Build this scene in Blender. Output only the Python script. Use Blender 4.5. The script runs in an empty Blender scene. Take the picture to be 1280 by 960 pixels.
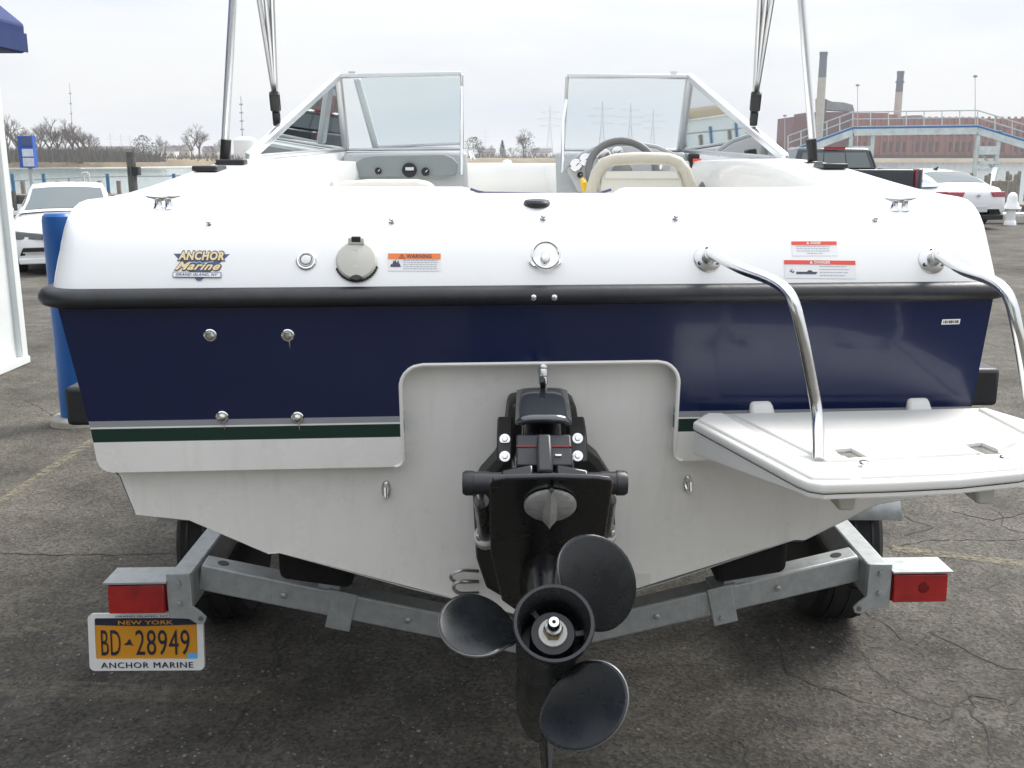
import bpy, bmesh, math, random
from mathutils import Vector, Matrix, noise
random.seed(7)
R = math.radians
scene = bpy.context.scene
C = scene.collection
V = Vector

# ------------------------------------------------------------------ camera
H = 1.65; PITCH = 12.51; FPX = 1280.0
cam_d = bpy.data.cameras.new('camera'); cam = bpy.data.objects.new('camera', cam_d); C.objects.link(cam)
cam_d.sensor_width = 36; cam_d.lens = 36.0; cam_d.clip_start = 0.05; cam_d.clip_end = 20000
cam.location = (0, 0, H); cam.rotation_euler = (R(90 - PITCH), 0, 0)
scene.camera = cam
# ------------------------------------------------------------------ world: overcast sky
SUN_EL, SUN_AZ = 50, 48          # azimuth from +Y, clockwise
w = bpy.data.worlds.new('World'); scene.world = w; w.use_nodes = True
nt = w.node_tree; nt.nodes.clear()
def nn(t, **k):
    n = nt.nodes.new(t)
    for a, b in k.items(): setattr(n, a, b)
    return n
sky = nn('ShaderNodeTexSky', sky_type='NISHITA', sun_disc=False)
sky.sun_elevation = R(SUN_EL); sky.sun_rotation = R(SUN_AZ); sky.air_density = 1.2; sky.dust_density = 2.5
scl = nn('ShaderNodeVectorMath', operation='SCALE'); scl.inputs['Scale'].default_value = 0.10
nt.links.new(sky.outputs[0], scl.inputs[0])
tc = nn('ShaderNodeTexCoord'); mp = nn('ShaderNodeMapping'); mp.inputs['Scale'].default_value = (1.3, 1.3, 7.0)
nz = nn('ShaderNodeTexNoise'); nz.inputs['Scale'].default_value = 1.6; nz.inputs['Detail'].default_value = 5
nz.inputs['Roughness'].default_value = 0.5
rp = nn('ShaderNodeValToRGB')
rp.color_ramp.elements[0].position = 0.34; rp.color_ramp.elements[0].color = (0.80, 0.80, 0.80, 1)
rp.color_ramp.elements[1].position = 0.56; rp.color_ramp.elements[1].color = (1, 1, 1, 1)
cl = nn('ShaderNodeMix', data_type='RGBA'); cl.inputs[6].default_value = (0.66, 0.735, 0.85, 1); cl.inputs[7].default_value = (0.86, 0.87, 0.88, 1)
mx = nn('ShaderNodeMix', data_type='RGBA'); mx.inputs[0].default_value = 0.88
bg = nn('ShaderNodeBackground'); bg.inputs[1].default_value = 0.72
wo = nn('ShaderNodeOutputWorld')
nt.links.new(tc.outputs['Generated'], mp.inputs[0]); nt.links.new(mp.outputs[0], nz.inputs['Vector'])
rp.color_ramp.elements[0].color = (0, 0, 0, 1)
nt.links.new(nz.outputs['Fac'], rp.inputs[0]); nt.links.new(rp.outputs[0], cl.inputs[0])
nt.links.new(scl.outputs[0], mx.inputs[6]); nt.links.new(cl.outputs[2], mx.inputs[7])
sx = nn('ShaderNodeSeparateXYZ'); nt.links.new(tc.outputs['Generated'], sx.inputs[0])
mz = nn('ShaderNodeMapRange'); mz.inputs[1].default_value = 0.0; mz.inputs[2].default_value = 1.0; mz.inputs[3].default_value = 0.60; mz.inputs[4].default_value = 1.28
nt.links.new(sx.outputs['Z'], mz.inputs[0]); cie = nn('ShaderNodeVectorMath', operation='SCALE')
nt.links.new(mx.outputs[2], cie.inputs[0]); nt.links.new(mz.outputs[0], cie.inputs['Scale'])
nt.links.new(cie.outputs[0], bg.inputs[0]); nt.links.new(bg.outputs[0], wo.inputs[0])
# ------------------------------------------------------------------ sun behind thin cloud
sd = bpy.data.lights.new('sun', 'SUN'); so = bpy.data.objects.new('sun', sd); C.objects.link(so)
sd.energy = 1.8; sd.angle = R(28); sd.color = (1.0, 0.97, 0.92)
az = R(SUN_AZ); el = R(SUN_EL)
so.rotation_euler = (V((-math.sin(az) * math.cos(el), -math.cos(az) * math.cos(el), -math.sin(el)))).to_track_quat('-Z', 'Y').to_euler()
so.location = (8, 8, 14)
cyc = scene.cycles; cyc.max_bounces = 6; cyc.diffuse_bounces = 3; cyc.glossy_bounces = 3; cyc.transmission_bounces = 4; cyc.transparent_max_bounces = 8
vs = scene.view_settings
vs.view_transform = 'Standard'; vs.look = 'None'; vs.gamma = 1.0; vs.exposure = 1.32; vs.use_curve_mapping = False

# ------------------------------------------------------------------ pixel helpers (photo is 1280 x 960)
cp, sp = math.cos(R(PITCH)), math.sin(R(PITCH))
def ray(px, py):
    a = (px - 640) / FPX; b = (480 - py) / FPX
    return V((a, cp + b * sp, -sp + b * cp))
def P(px, py, Y):
    d = ray(px, py); t = Y / d.y
    return V((d.x * t, Y, H + d.z * t))
def G(px, py, z=0.0):
    d = ray(px, py); t = (z - H) / d.z
    return V((d.x * t, d.y * t, z))
# transom plane: yawed a little (SK) and raked (RK)
Y0, SK, RK, XC, ZR = 2.20, 0.07, 0.105, 0.06, 1.36
def YT(x, z, off=0): return Y0 + SK * (x - XC) + (ZR - z) * RK + off
def T(px, py, off=0):
    d = ray(px, py)
    t = (Y0 - SK * XC + (ZR - H) * RK + off) / (d.y - SK * d.x + RK * d.z)
    return V((d.x * t, d.y * t, H + d.z * t))

# ------------------------------------------------------------------ materials
MATS = {}
def mat(name, col, rough=0.5, metal=0.0, coat=0.0, var=0.0, vscale=6.0, bump=0.0, bscale=40.0, emit=0.0, spec=0.5, coords='Object', rvar=0.0):
    m = bpy.data.materials.new(name); m.use_nodes = True
    t = m.node_tree; b = t.nodes['Principled BSDF']
    b.inputs['Base Color'].default_value = (*col, 1); b.inputs['Roughness'].default_value = rough
    b.inputs['Metallic'].default_value = metal; b.inputs['Coat Weight'].default_value = coat
    b.inputs['Specular IOR Level'].default_value = spec
    if coat: b.inputs['Coat Roughness'].default_value = 0.05
    if emit:
        b.inputs['Emission Color'].default_value = (*col, 1); b.inputs['Emission Strength'].default_value = emit
    tcn = t.nodes.new('ShaderNodeTexCoord')
    if var or rvar:
        n = t.nodes.new('ShaderNodeTexNoise'); n.inputs['Scale'].default_value = vscale; n.inputs['Detail'].default_value = 7
        n.inputs['Roughness'].default_value = 0.65
        t.links.new(tcn.outputs[coords], n.inputs['Vector'])
        if var:
            mr = t.nodes.new('ShaderNodeMapRange'); mr.inputs[1].default_value = 0.3; mr.inputs[2].default_value = 0.7
            mr.inputs[3].default_value = 1 - var; mr.inputs[4].default_value = 1 + var
            t.links.new(n.outputs['Fac'], mr.inputs[0])
            mu = t.nodes.new('ShaderNodeVectorMath'); mu.operation = 'SCALE'; mu.inputs[0].default_value = col
            t.links.new(mr.outputs[0], mu.inputs['Scale']); t.links.new(mu.outputs[0], b.inputs['Base Color'])
        if rvar:
            m2 = t.nodes.new('ShaderNodeMapRange'); m2.inputs[1].default_value = 0.3; m2.inputs[2].default_value = 0.7
            m2.inputs[3].default_value = max(0.02, rough - rvar); m2.inputs[4].default_value = rough + rvar
            t.links.new(n.outputs['Fac'], m2.inputs[0]); t.links.new(m2.outputs[0], b.inputs['Roughness'])
    if bump:
        n2 = t.nodes.new('ShaderNodeTexNoise'); n2.inputs['Scale'].default_value = bscale; n2.inputs['Detail'].default_value = 4
        t.links.new(tcn.outputs[coords], n2.inputs['Vector'])
        bp = t.nodes.new('ShaderNodeBump'); bp.inputs['Strength'].default_value = bump; bp.inputs['Distance'].default_value = 0.02
        t.links.new(n2.outputs['Fac'], bp.inputs['Height']); t.links.new(bp.outputs[0], b.inputs['Normal'])
    MATS[name] = m
    return m
M = MATS
mat('gelcoat', (0.90, 0.90, 0.89), 0.28, coat=0.5, var=0.015, vscale=3)
mat('hullwhite', (0.86, 0.845, 0.80), 0.30, coat=0.3, var=0.04, vscale=4, rvar=0.08)
mat('offwhite', (0.74, 0.73, 0.68), 0.5, var=0.03, vscale=8)
mat('platform', (0.74, 0.73, 0.69), 0.42, var=0.03, vscale=9, bump=0.05, bscale=400)
mat('navy', (0.005, 0.012, 0.055), 0.20, coat=0.35, rvar=0.06, vscale=3, spec=0.4)
mat('stripe_grey', (0.30, 0.31, 0.33), 0.35)
mat('green', (0.008, 0.035, 0.026), 0.25)
mat('rubber', (0.018, 0.019, 0.022), 0.42, var=0.25, vscale=25, bump=0.05, bscale=60)
mat('chrome', (0.80, 0.80, 0.79), 0.16, metal=1.0, rvar=0.06, vscale=30)
mat('steel', (0.62, 0.62, 0.61), 0.28, metal=1.0, var=0.08, vscale=30)
mat('alu', (0.58, 0.59, 0.60), 0.32, metal=0.9, var=0.05)
mat('polealu', (0.86, 0.87, 0.89), 0.25, metal=0.85)
mat('bronze', (0.32, 0.24, 0.12), 0.4, metal=0.8, var=0.3, vscale=60)
mat('drive', (0.008, 0.008, 0.009), 0.24, coat=0.3, rvar=0.1, vscale=20)
mat('drivegloss', (0.030, 0.034, 0.040), 0.16, coat=1.0, spec=0.8)
mat('drivematte', (0.014, 0.013, 0.013), 0.42, var=0.2, vscale=15)
mat('bracket', (0.016, 0.014, 0.014), 0.45, var=0.3, vscale=80)
mat('driveplastic', (0.022, 0.023, 0.026), 0.38)
mat('prop', (0.013, 0.015, 0.017), 0.28, var=0.25, vscale=18, rvar=0.09)
mat('propedge', (0.30, 0.31, 0.31), 0.4, metal=0.7)
mat('zinc', (0.55, 0.56, 0.55), 0.48, metal=0.5, var=0.25, vscale=50)
mat('galv', (0.42, 0.44, 0.44), 0.48, metal=0.45, var=0.14, vscale=35, bump=0.06, bscale=120)
mat('carpet', (0.009, 0.009, 0.010), 0.95, var=0.3, vscale=120, bump=0.5, bscale=500)
mat('tyre', (0.012, 0.012, 0.012), 0.75, var=0.3, vscale=20)
mat('red', (0.36, 0.010, 0.010), 0.18, coat=0.6, var=0.35, vscale=14, bump=.1, bscale=200)
mat('redshade', (0.18, 0.006, 0.006), 0.2)
mat('plateorange', (0.62, 0.27, 0.012), 0.4, var=0.04)
mat('platenavy', (0.012, 0.015, 0.04), 0.4)
mat('platewhite', (0.74, 0.74, 0.72), 0.4, var=0.05, vscale=20)
mat('sticker_white', (0.82, 0.82, 0.82), 0.4)
mat('sticker_blue', (0.10, 0.42, 0.80), 0.4)
mat('warnorange', (0.85, 0.22, 0.05), 0.4)
mat('dangerred', (0.80, 0.08, 0.05), 0.4)
mat('printgrey', (0.42, 0.43, 0.47), 0.6)
mat('printdark', (0.06, 0.06, 0.10), 0.5)
mat('decalblue', (0.07, 0.10, 0.22), 0.35, var=0.2, vscale=20)
mat('decaledge', (0.09, 0.075, 0.06), 0.4)
mat('gold', (0.85, 0.68, 0.40), 0.4)
mat('lightblue', (0.35, 0.55, 0.85), 0.4)
mat('dashgrey', (0.40, 0.42, 0.42), 0.45, var=0.03)
mat('dashpanel', (0.24, 0.27, 0.275), 0.4)
mat('dashlight', (0.60, 0.61, 0.63), 0.4)
mat('gauge', (0.03, 0.035, 0.045), 0.25)
mat('gaugeface', (0.62, 0.64, 0.66), 0.4)
mat('vinyl', (0.72, 0.70, 0.63), 0.5, var=0.03, bump=0.08, bscale=150)
mat('vinyltan', (0.58, 0.54, 0.45), 0.5, var=0.08, bump=0.08, bscale=150)
mat('wheelgrey', (0.13, 0.13, 0.13), 0.45)
mat('piping', (0.06, 0.06, 0.14), 0.5)
mat('blackplastic', (0.012, 0.012, 0.013), 0.4)
mat('yellow', (0.85, 0.55, 0.02), 0.45)
mat('beigecap', (0.56, 0.55, 0.49), 0.45, var=0.04)
mat('bollardblue', (0.012, 0.125, 0.44), 0.42, var=0.10, vscale=5, rvar=0.1)
mat('concrete', (0.42, 0.40, 0.36), 0.9, var=0.15, vscale=4, bump=0.3, bscale=20)
mat('siding', (0.74, 0.77, 0.76), 0.5, var=0.04, vscale=3)
mat('awning', (0.012, 0.03, 0.13), 0.75, var=0.12, vscale=8)
mat('carwhite', (0.80, 0.81, 0.82), 0.25, coat=0.7)
mat('carglass', (0.10, 0.125, 0.13), 0.06, spec=0.9)
mat('cardark', (0.014, 0.015, 0.016), 0.4)
mat('headlamp', (0.09, 0.10, 0.11), 0.12, coat=0.8)
mat('truckgrey', (0.035, 0.042, 0.052), 0.25, coat=0.5)
mat('tailred', (0.33, 0.03, 0.05), 0.2, coat=0.5)
mat('wood', (0.23, 0.20, 0.17), 0.9, var=0.3, vscale=6, bump=0.3, bscale=20)
mat('wooddark', (0.10, 0.09, 0.085), 0.9, var=0.3, vscale=4)
mat('railgrey', (0.42, 0.44, 0.45), 0.5, var=0.1)
mat('railblue', (0.05, 0.16, 0.30), 0.5)
mat('bridgewhite', (0.56, 0.57, 0.56), 0.6, var=0.2, vscale=2)
mat('bridgeblue', (0.05, 0.16, 0.36), 0.6)
mat('brick', (0.27, 0.095, 0.075), 0.9, var=0.3, vscale=0.12)
mat('brickdark', (0.13, 0.045, 0.05), 0.9, var=0.2, vscale=0.1)
mat('plantgrey', (0.18, 0.19, 0.20), 0.8, var=0.3, vscale=0.2)
mat('plantdark', (0.045, 0.045, 0.055), 0.8, var=0.2, vscale=0.2)
mat('chimney', (0.40, 0.36, 0.31), 0.9, var=0.15, vscale=0.15)
mat('chimneytop', (0.10, 0.115, 0.14), 0.9, var=0.15, vscale=0.3)
mat('bark', (0.13, 0.115, 0.10), 0.9)
mat('twig', (0.15, 0.13, 0.115), 0.9)
mat('evergreen', (0.045, 0.055, 0.045), 0.9)
mat('lattice', (0.36, 0.38, 0.42), 0.7)
mat('housewall', (0.45, 0.42, 0.38), 0.9, var=0.1, vscale=0.3)
mat('houseroof', (0.16, 0.15, 0.15), 0.9)
mat('housewhite', (0.75, 0.75, 0.74), 0.9)
mat('signblue', (0.03, 0.10, 0.42), 0.5)
mat('signwhite', (0.62, 0.65, 0.72), 0.5, var=0.15, vscale=5)
mat('hydrant', (0.80, 0.82, 0.82), 0.5, var=0.06)
mat('snow', (0.85, 0.86, 0.88), 0.8, var=0.03)
mat('grit', (0.20, 0.19, 0.17), 0.9, var=.5, vscale=9)
mat('crackdark', (0.045, 0.042, 0.038), 0.95, var=.4, vscale=30)

def streaks(name, amt):
    t = M[name].node_tree; b = t.nodes['Principled BSDF']; src = b.inputs['Base Color'].links[0].from_socket
    tcn = t.nodes.new('ShaderNodeTexCoord'); mp_ = t.nodes.new('ShaderNodeMapping'); mp_.inputs['Scale'].default_value = (26, 26, 1.6)
    n = t.nodes.new('ShaderNodeTexNoise'); n.inputs['Scale'].default_value = 1; n.inputs['Detail'].default_value = 6; n.inputs['Roughness'].default_value = .7
    mr = t.nodes.new('ShaderNodeMapRange'); mr.inputs[1].default_value = .52; mr.inputs[2].default_value = .78; mr.inputs[3].default_value = 1; mr.inputs[4].default_value = 1 - amt
    mu = t.nodes.new('ShaderNodeVectorMath'); mu.operation = 'SCALE'
    t.links.new(tcn.outputs['Object'], mp_.inputs[0]); t.links.new(mp_.outputs[0], n.inputs['Vector']); t.links.new(n.outputs['Fac'], mr.inputs[0])
    t.links.new(src, mu.inputs[0]); t.links.new(mr.outputs[0], mu.inputs['Scale']); t.links.new(mu.outputs[0], b.inputs['Base Color'])
streaks('hullwhite', .10); streaks('galv', .22); streaks('siding', .10); streaks('bollardblue', .25)
def links(m): return m.node_tree.links
# glass: a real reflecting/transmitting sheet
m = bpy.data.materials.new('glass'); m.use_nodes = True; t = m.node_tree; t.nodes.clear()
o_ = t.nodes.new('ShaderNodeOutputMaterial'); tr = t.nodes.new('ShaderNodeBsdfTransparent'); gl = t.nodes.new('ShaderNodeBsdfGlossy')
tr.inputs[0].default_value = (0.86, 0.90, 0.905, 1); gl.inputs[1].default_value = 0.02
fr = t.nodes.new('ShaderNodeFresnel'); fr.inputs[0].default_value = 1.15; ms = t.nodes.new('ShaderNodeMixShader')
t.links.new(fr.outputs[0], ms.inputs[0]); t.links.new(tr.outputs[0], ms.inputs[1]); t.links.new(gl.outputs[0], ms.inputs[2]); t.links.new(ms.outputs[0], o_.inputs[0])
M['glass'] = m

# asphalt
def asphalt():
    m = bpy.data.materials.new('asphalt'); m.use_nodes = True; t = m.node_tree; b = t.nodes['Principled BSDF']; L = t.links
    tcn = t.nodes.new('ShaderNodeTexCoord')
    def noise_(s, d, r=0.6):
        n = t.nodes.new('ShaderNodeTexNoise'); n.inputs['Scale'].default_value = s; n.inputs['Detail'].default_value = d; n.inputs['Roughness'].default_value = r
        L.new(tcn.outputs['Object'], n.inputs['Vector']); return n
    big = noise_(0.55, 5); mid = noise_(3.5, 8, 0.7); fine = noise_(85, 3, 0.7)
    rp = t.nodes.new('ShaderNodeValToRGB'); e = rp.color_ramp.elements
    e[0].position = 0.36; e[0].color = (0.030, 0.028, 0.025, 1); e[1].position = 0.64; e[1].color = (0.128, 0.120, 0.107, 1)
    ad = t.nodes.new('ShaderNodeMath'); ad.operation = 'MULTIPLY_ADD'; ad.inputs[1].default_value = 0.55; 
    m2 = t.nodes.new('ShaderNodeMath'); m2.operation = 'MULTIPLY'; m2.inputs[1].default_value = 0.45
    L.new(big.outputs['Fac'], ad.inputs[0]); L.new(mid.outputs['Fac'], m2.inputs[0]); L.new(m2.outputs[0], ad.inputs[2]); L.new(ad.outputs[0], rp.inputs[0])
    # aggregate: pale stone chips in darker binder
    vo = t.nodes.new('ShaderNodeTexVoronoi'); vo.inputs['Scale'].default_value = 95; L.new(tcn.outputs['Object'], vo.inputs['Vector'])
    ag = t.nodes.new('ShaderNodeValToRGB'); ag.color_ramp.elements[0].position = 0.0; ag.color_ramp.elements[0].color = (0.5, 0.5, 0.5, 1)
    ag.color_ramp.elements[1].position = 1.0; ag.color_ramp.elements[1].color = (1.7, 1.66, 1.58, 1)
    L.new(vo.outputs['Color'], ag.inputs[0])
    mu = t.nodes.new('ShaderNodeMix'); mu.data_type = 'RGBA'; mu.blend_type = 'MULTIPLY'; mu.inputs[0].default_value = 0.95
    L.new(rp.outputs[0], mu.inputs[6]); L.new(ag.outputs[0], mu.inputs[7])
    # hairline cracks: warped voronoi edges
    wv = t.nodes.new('ShaderNodeVectorMath'); wv.operation = 'MULTIPLY_ADD'; wv.inputs[1].default_value = (0.5, 0.5, 0)
    nd = noise_(1.8, 6, 0.7); L.new(nd.outputs['Color'], wv.inputs[0]); L.new(tcn.outputs['Object'], wv.inputs[2])
    ve = t.nodes.new('ShaderNodeTexVoronoi'); ve.feature = 'DISTANCE_TO_EDGE'; ve.inputs['Scale'].default_value = 0.9; L.new(wv.outputs[0], ve.inputs['Vector'])
    cr = t.nodes.new('ShaderNodeMapRange'); cr.inputs[1].default_value = 0.001; cr.inputs[2].default_value = 0.008; L.new(ve.outputs['Distance'], cr.inputs[0])
    # cracks only in places
    pk = t.nodes.new('ShaderNodeMapRange'); pk.inputs[1].default_value = 0.47; pk.inputs[2].default_value = 0.55; L.new(big.outputs['Fac'], pk.inputs[0])
    mxm = t.nodes.new('ShaderNodeMath'); mxm.operation = 'MAXIMUM'; L.new(cr.outputs[0], mxm.inputs[0]); L.new(pk.outputs[0], mxm.inputs[1])
    mc = t.nodes.new('ShaderNodeMix'); mc.data_type = 'RGBA'; mc.inputs[6].default_value = (0.065, 0.06, 0.054, 1)
    L.new(mxm.outputs[0], mc.inputs[0]); L.new(mu.outputs[2], mc.inputs[7]); L.new(mc.outputs[2], b.inputs['Base Color'])
    b.inputs['Roughness'].default_value = 0.9; b.inputs['Specular IOR Level'].default_value = 0.25
    hs = t.nodes.new('ShaderNodeMath'); hs.operation = 'MULTIPLY_ADD'; hs.inputs[1].default_value = 0.6
    L.new(vo.outputs['Distance'], hs.inputs[0]); L.new(fine.outputs['Fac'], hs.inputs[2])
    h2 = t.nodes.new('ShaderNodeMath'); h2.operation = 'MULTIPLY_ADD'; h2.inputs[1].default_value = 1.5; L.new(mxm.outputs[0], h2.inputs[0]); L.new(hs.outputs[0], h2.inputs[2])
    bp = t.nodes.new('ShaderNodeBump'); bp.inputs['Strength'].default_value = 0.55; bp.inputs['Distance'].default_value = 0.006
    L.new(h2.outputs[0], bp.inputs['Height']); L.new(bp.outputs[0], b.inputs['Normal'])
    M['asphalt'] = m
asphalt()
def worn_paint(name, col, cover):
    m = bpy.data.materials.new(name); m.use_nodes = True; t = m.node_tree; b = t.nodes['Principled BSDF']; L = t.links
    b.inputs['Base Color'].default_value = (*col, 1); b.inputs['Roughness'].default_value = 0.9
    tcn = t.nodes.new('ShaderNodeTexCoord'); n = t.nodes.new('ShaderNodeTexNoise'); n.inputs['Scale'].default_value = 28; n.inputs['Detail'].default_value = 8; n.inputs['Roughness'].default_value = 0.8
    L.new(tcn.outputs['Object'], n.inputs['Vector'])
    mr = t.nodes.new('ShaderNodeMapRange'); mr.inputs[1].default_value = 0.42; mr.inputs[2].default_value = 0.62; mr.inputs[3].default_value = 0.0; mr.inputs[4].default_value = cover
    L.new(n.outputs['Fac'], mr.inputs[0]); L.new(mr.outputs[0], b.inputs['Alpha']); M[name] = m
worn_paint('wornyellow', (0.34, 0.30, 0.20), 0.6)
worn_paint('wornfaint', (0.26, 0.235, 0.18), 0.4)
# water
m = mat('water', (0.20, 0.28, 0.28), 0.12, bump=0.0)
t = m.node_tree; tcn = t.nodes.new('ShaderNodeTexCoord'); n2 = t.nodes.new('ShaderNodeTexNoise'); n2.inputs['Scale'].default_value = 1.2; n2.inputs['Detail'].default_value = 5
bp = t.nodes.new('ShaderNodeBump'); bp.inputs['Strength'].default_value = 0.35; bp.inputs['Distance'].default_value = 0.15
t.links.new(tcn.outputs['Object'], n2.inputs['Vector']); t.links.new(n2.outputs['Fac'], bp.inputs['Height']); t.links.new(bp.outputs[0], t.nodes['Principled BSDF'].inputs['Normal'])
mat('drygrass', (0.22, 0.18, 0.12), 0.95, var=0.35, vscale=0.05)

# ------------------------------------------------------------------ mesh helpers
ORG = {}
def frame_of(d):
    d = V(d).normalized(); a = V((0, 0, 1)) if abs(d.z) < 0.9 else V((1, 0, 0))
    x = d.cross(a).normalized(); return x, d.cross(x).normalized()
class MB:
    def __init__(s, xf=None): s.v = []; s.f = []; s.m = []; s.xf = xf; s.mi = 0
    def add(s, vs, fs):
        b = len(s.v)
        s.v += [s.xf @ V(p) if s.xf else V(p) for p in vs]
        s.f += [tuple(b + i for i in f) for f in fs]; s.m += [s.mi] * len(fs); return s
    def hexa(s, p):   # bottom 0-3, top 4-7
        return s.add(p, [(3, 2, 1, 0), (4, 5, 6, 7), (0, 1, 5, 4), (1, 2, 6, 5), (2, 3, 7, 6), (3, 0, 4, 7)])
    def box(s, c, sz, rot=None):
        x, y, z = [k / 2 for k in sz]
        ps = [V(q) for q in [(-x, -y, -z), (x, -y, -z), (x, y, -z), (-x, y, -z), (-x, -y, z), (x, -y, z), (x, y, z), (-x, y, z)]]
        if rot is not None: ps = [rot @ q for q in ps]
        return s.hexa([V(c) + q for q in ps])
    def bar(s, p0, p1, wx, wz, up=(0, 0, 1)):   # rectangular bar
        p0, p1 = V(p0), V(p1); d = (p1 - p0).normalized(); x = d.cross(V(up)).normalized(); z = x.cross(d)
        a, b = x * wx / 2, z * wz / 2
        return s.hexa([p0 - a - b, p0 + a - b, p1 + a - b, p1 - a - b, p0 - a + b, p0 + a + b, p1 + a + b, p1 - a + b])
    def tube(s, path, r, n=8, closed=False, cap=True):
        path = [V(p) for p in path]; k = len(path); rs = r if isinstance(r, (list, tuple)) else [r] * k
        tg = []
        for i in range(k):
            a = path[(i - 1) % k] if closed or i > 0 else path[i]; b = path[(i + 1) % k] if closed or i < k - 1 else path[i]
            tg.append((b - a).normalized())
        x, y = frame_of(tg[0]); vs = []
        for i in range(k):
            x = (x - tg[i] * x.dot(tg[i])).normalized(); y = tg[i].cross(x)
            for j in range(n):
                a = 2 * math.pi * j / n; vs.append(path[i] + (x * math.cos(a) + y * math.sin(a)) * rs[i])
        fs = []
        for i in range(k if closed else k - 1):
            for j in range(n):
                i2 = (i + 1) % k; fs.append((i * n + j, i * n + (j + 1) % n, i2 * n + (j + 1) % n, i2 * n + j))
        if cap and not closed: fs += [tuple(range(n - 1, -1, -1)), tuple((k - 1) * n + j for j in range(n))]
        return s.add(vs, fs)
    def lathe(s, o, ax, prof, n=20, cap=True):   # prof: (radius, height along ax)
        o = V(o); ax = V(ax).normalized(); x, y = frame_of(ax); vs = []
        for r, h in prof:
            for j in range(n):
                a = 2 * math.pi * j / n; vs.append(o + ax * h + (x * math.cos(a) + y * math.sin(a)) * r)
        fs = [(i * n + j, i * n + (j + 1) % n, (i + 1) * n + (j + 1) % n, (i + 1) * n + j) for i in range(len(prof) - 1) for j in range(n)]
        if cap: fs += [tuple(range(n - 1, -1, -1)), tuple((len(prof) - 1) * n + j for j in range(n))]
        return s.add(vs, fs)
    def prism(s, poly, vec):
        poly = [V(p) for p in poly]; vec = V(vec); n = len(poly)
        return s.add(poly + [p + vec for p in poly], [tuple(range(n - 1, -1, -1)), tuple(range(n, 2 * n))] + [(i, (i + 1) % n, n + (i + 1) % n, n + i) for i in range(n)])
    def poly(s, pts): return s.add(pts, [tuple(range(len(pts)))])
    def grid(s, rows, cu=False):
        n = len(rows[0]); vs = [p for r in rows for p in r]; fs = []
        for i in range(len(rows) - 1):
            for j in range(n if cu else n - 1):
                j2 = (j + 1) % n; fs.append((i * n + j, i * n + j2, (i + 1) * n + j2, (i + 1) * n + j))
        return s.add(vs, fs)
    def ell(s, c, rad, rot=None, nu=12, nv=8):
        c = V(c); rows = []
        for i in range(nv + 1):
            th = math.pi * i / nv
            row = []
            for j in range(nu):
                ph = 2 * math.pi * j / nu
                q = V((rad[0] * math.sin(th) * math.cos(ph), rad[1] * math.sin(th) * math.sin(ph), rad[2] * math.cos(th)))
                row.append(c + (rot @ q if rot is not None else q))
            rows.append(row)
        return s.grid(rows, True)
    def build(s, name, mats, parent=None, bev=0.0, seg=2, sharp=35, smooth=True, merge=True):
        me = bpy.data.meshes.new(name)
        off = ORG.get(parent.name, V()) if parent else V()
        me.from_pydata([tuple(p - off) for p in s.v], [], s.f)
        if not isinstance(mats, (list, tuple)): mats = [mats]
        for k in mats: me.materials.append(M[k])
        if len(mats) > 1: me.polygons.foreach_set('material_index', s.m)
        bm = bmesh.new(); bm.from_mesh(me)
        if merge: bmesh.ops.remove_doubles(bm, verts=bm.verts, dist=1e-5)
        bmesh.ops.recalc_face_normals(bm, faces=bm.faces); bm.to_mesh(me); bm.free()
        if smooth:
            me.polygons.foreach_set('use_smooth', [True] * len(me.polygons)); me.set_sharp_from_angle(angle=R(sharp))
        o = bpy.data.objects.new(name, me); C.objects.link(o)
        if parent: o.parent = parent; ORG[o.name] = off
        else: ORG[o.name] = V()
        if bev:
            b = o.modifiers.new('bevel', 'BEVEL'); b.width = bev; b.segments = seg; b.limit_method = 'ANGLE'; b.angle_limit = R(40)
        me.update(); return o
def tag(o, label=None, cat=None, group=None, kind=None):
    if label: o['label'] = label
    if cat: o['category'] = cat
    if group: o['group'] = group
    if kind: o['kind'] = kind
    return o
def thing(name, label, cat, loc=(0, 0, 0), group=None):
    o = bpy.data.objects.new(name, None); C.objects.link(o); o.location = loc; o.empty_display_size = 0.2
    ORG[o.name] = V(loc); return tag(o, label, cat, group)
def copy_tree(o, parent=None):
    c = o.copy(); C.objects.link(c)
    if parent: c.parent = parent
    for ch in list(o.children): copy_tree(ch, c)
    return c
def setlabel(o, text): o['label'] = text; return o

def smooth_path(pts, n=8):
    out = []; P_ = [pts[0]] + pts + [pts[-1]]
    for i in range(1, len(P_) - 2):
        p0, p1, p2, p3 = P_[i - 1:i + 3]
        for k_ in range(n):
            t_ = k_ / n; out.append(.5 * ((2 * p1) + (p2 - p0) * t_ + (2 * p0 - 5 * p1 + 4 * p2 - p3) * t_ * t_ + (3 * p1 - p0 - 3 * p2 + p3) * t_ ** 3))
    return out + [pts[-1]]
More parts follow.
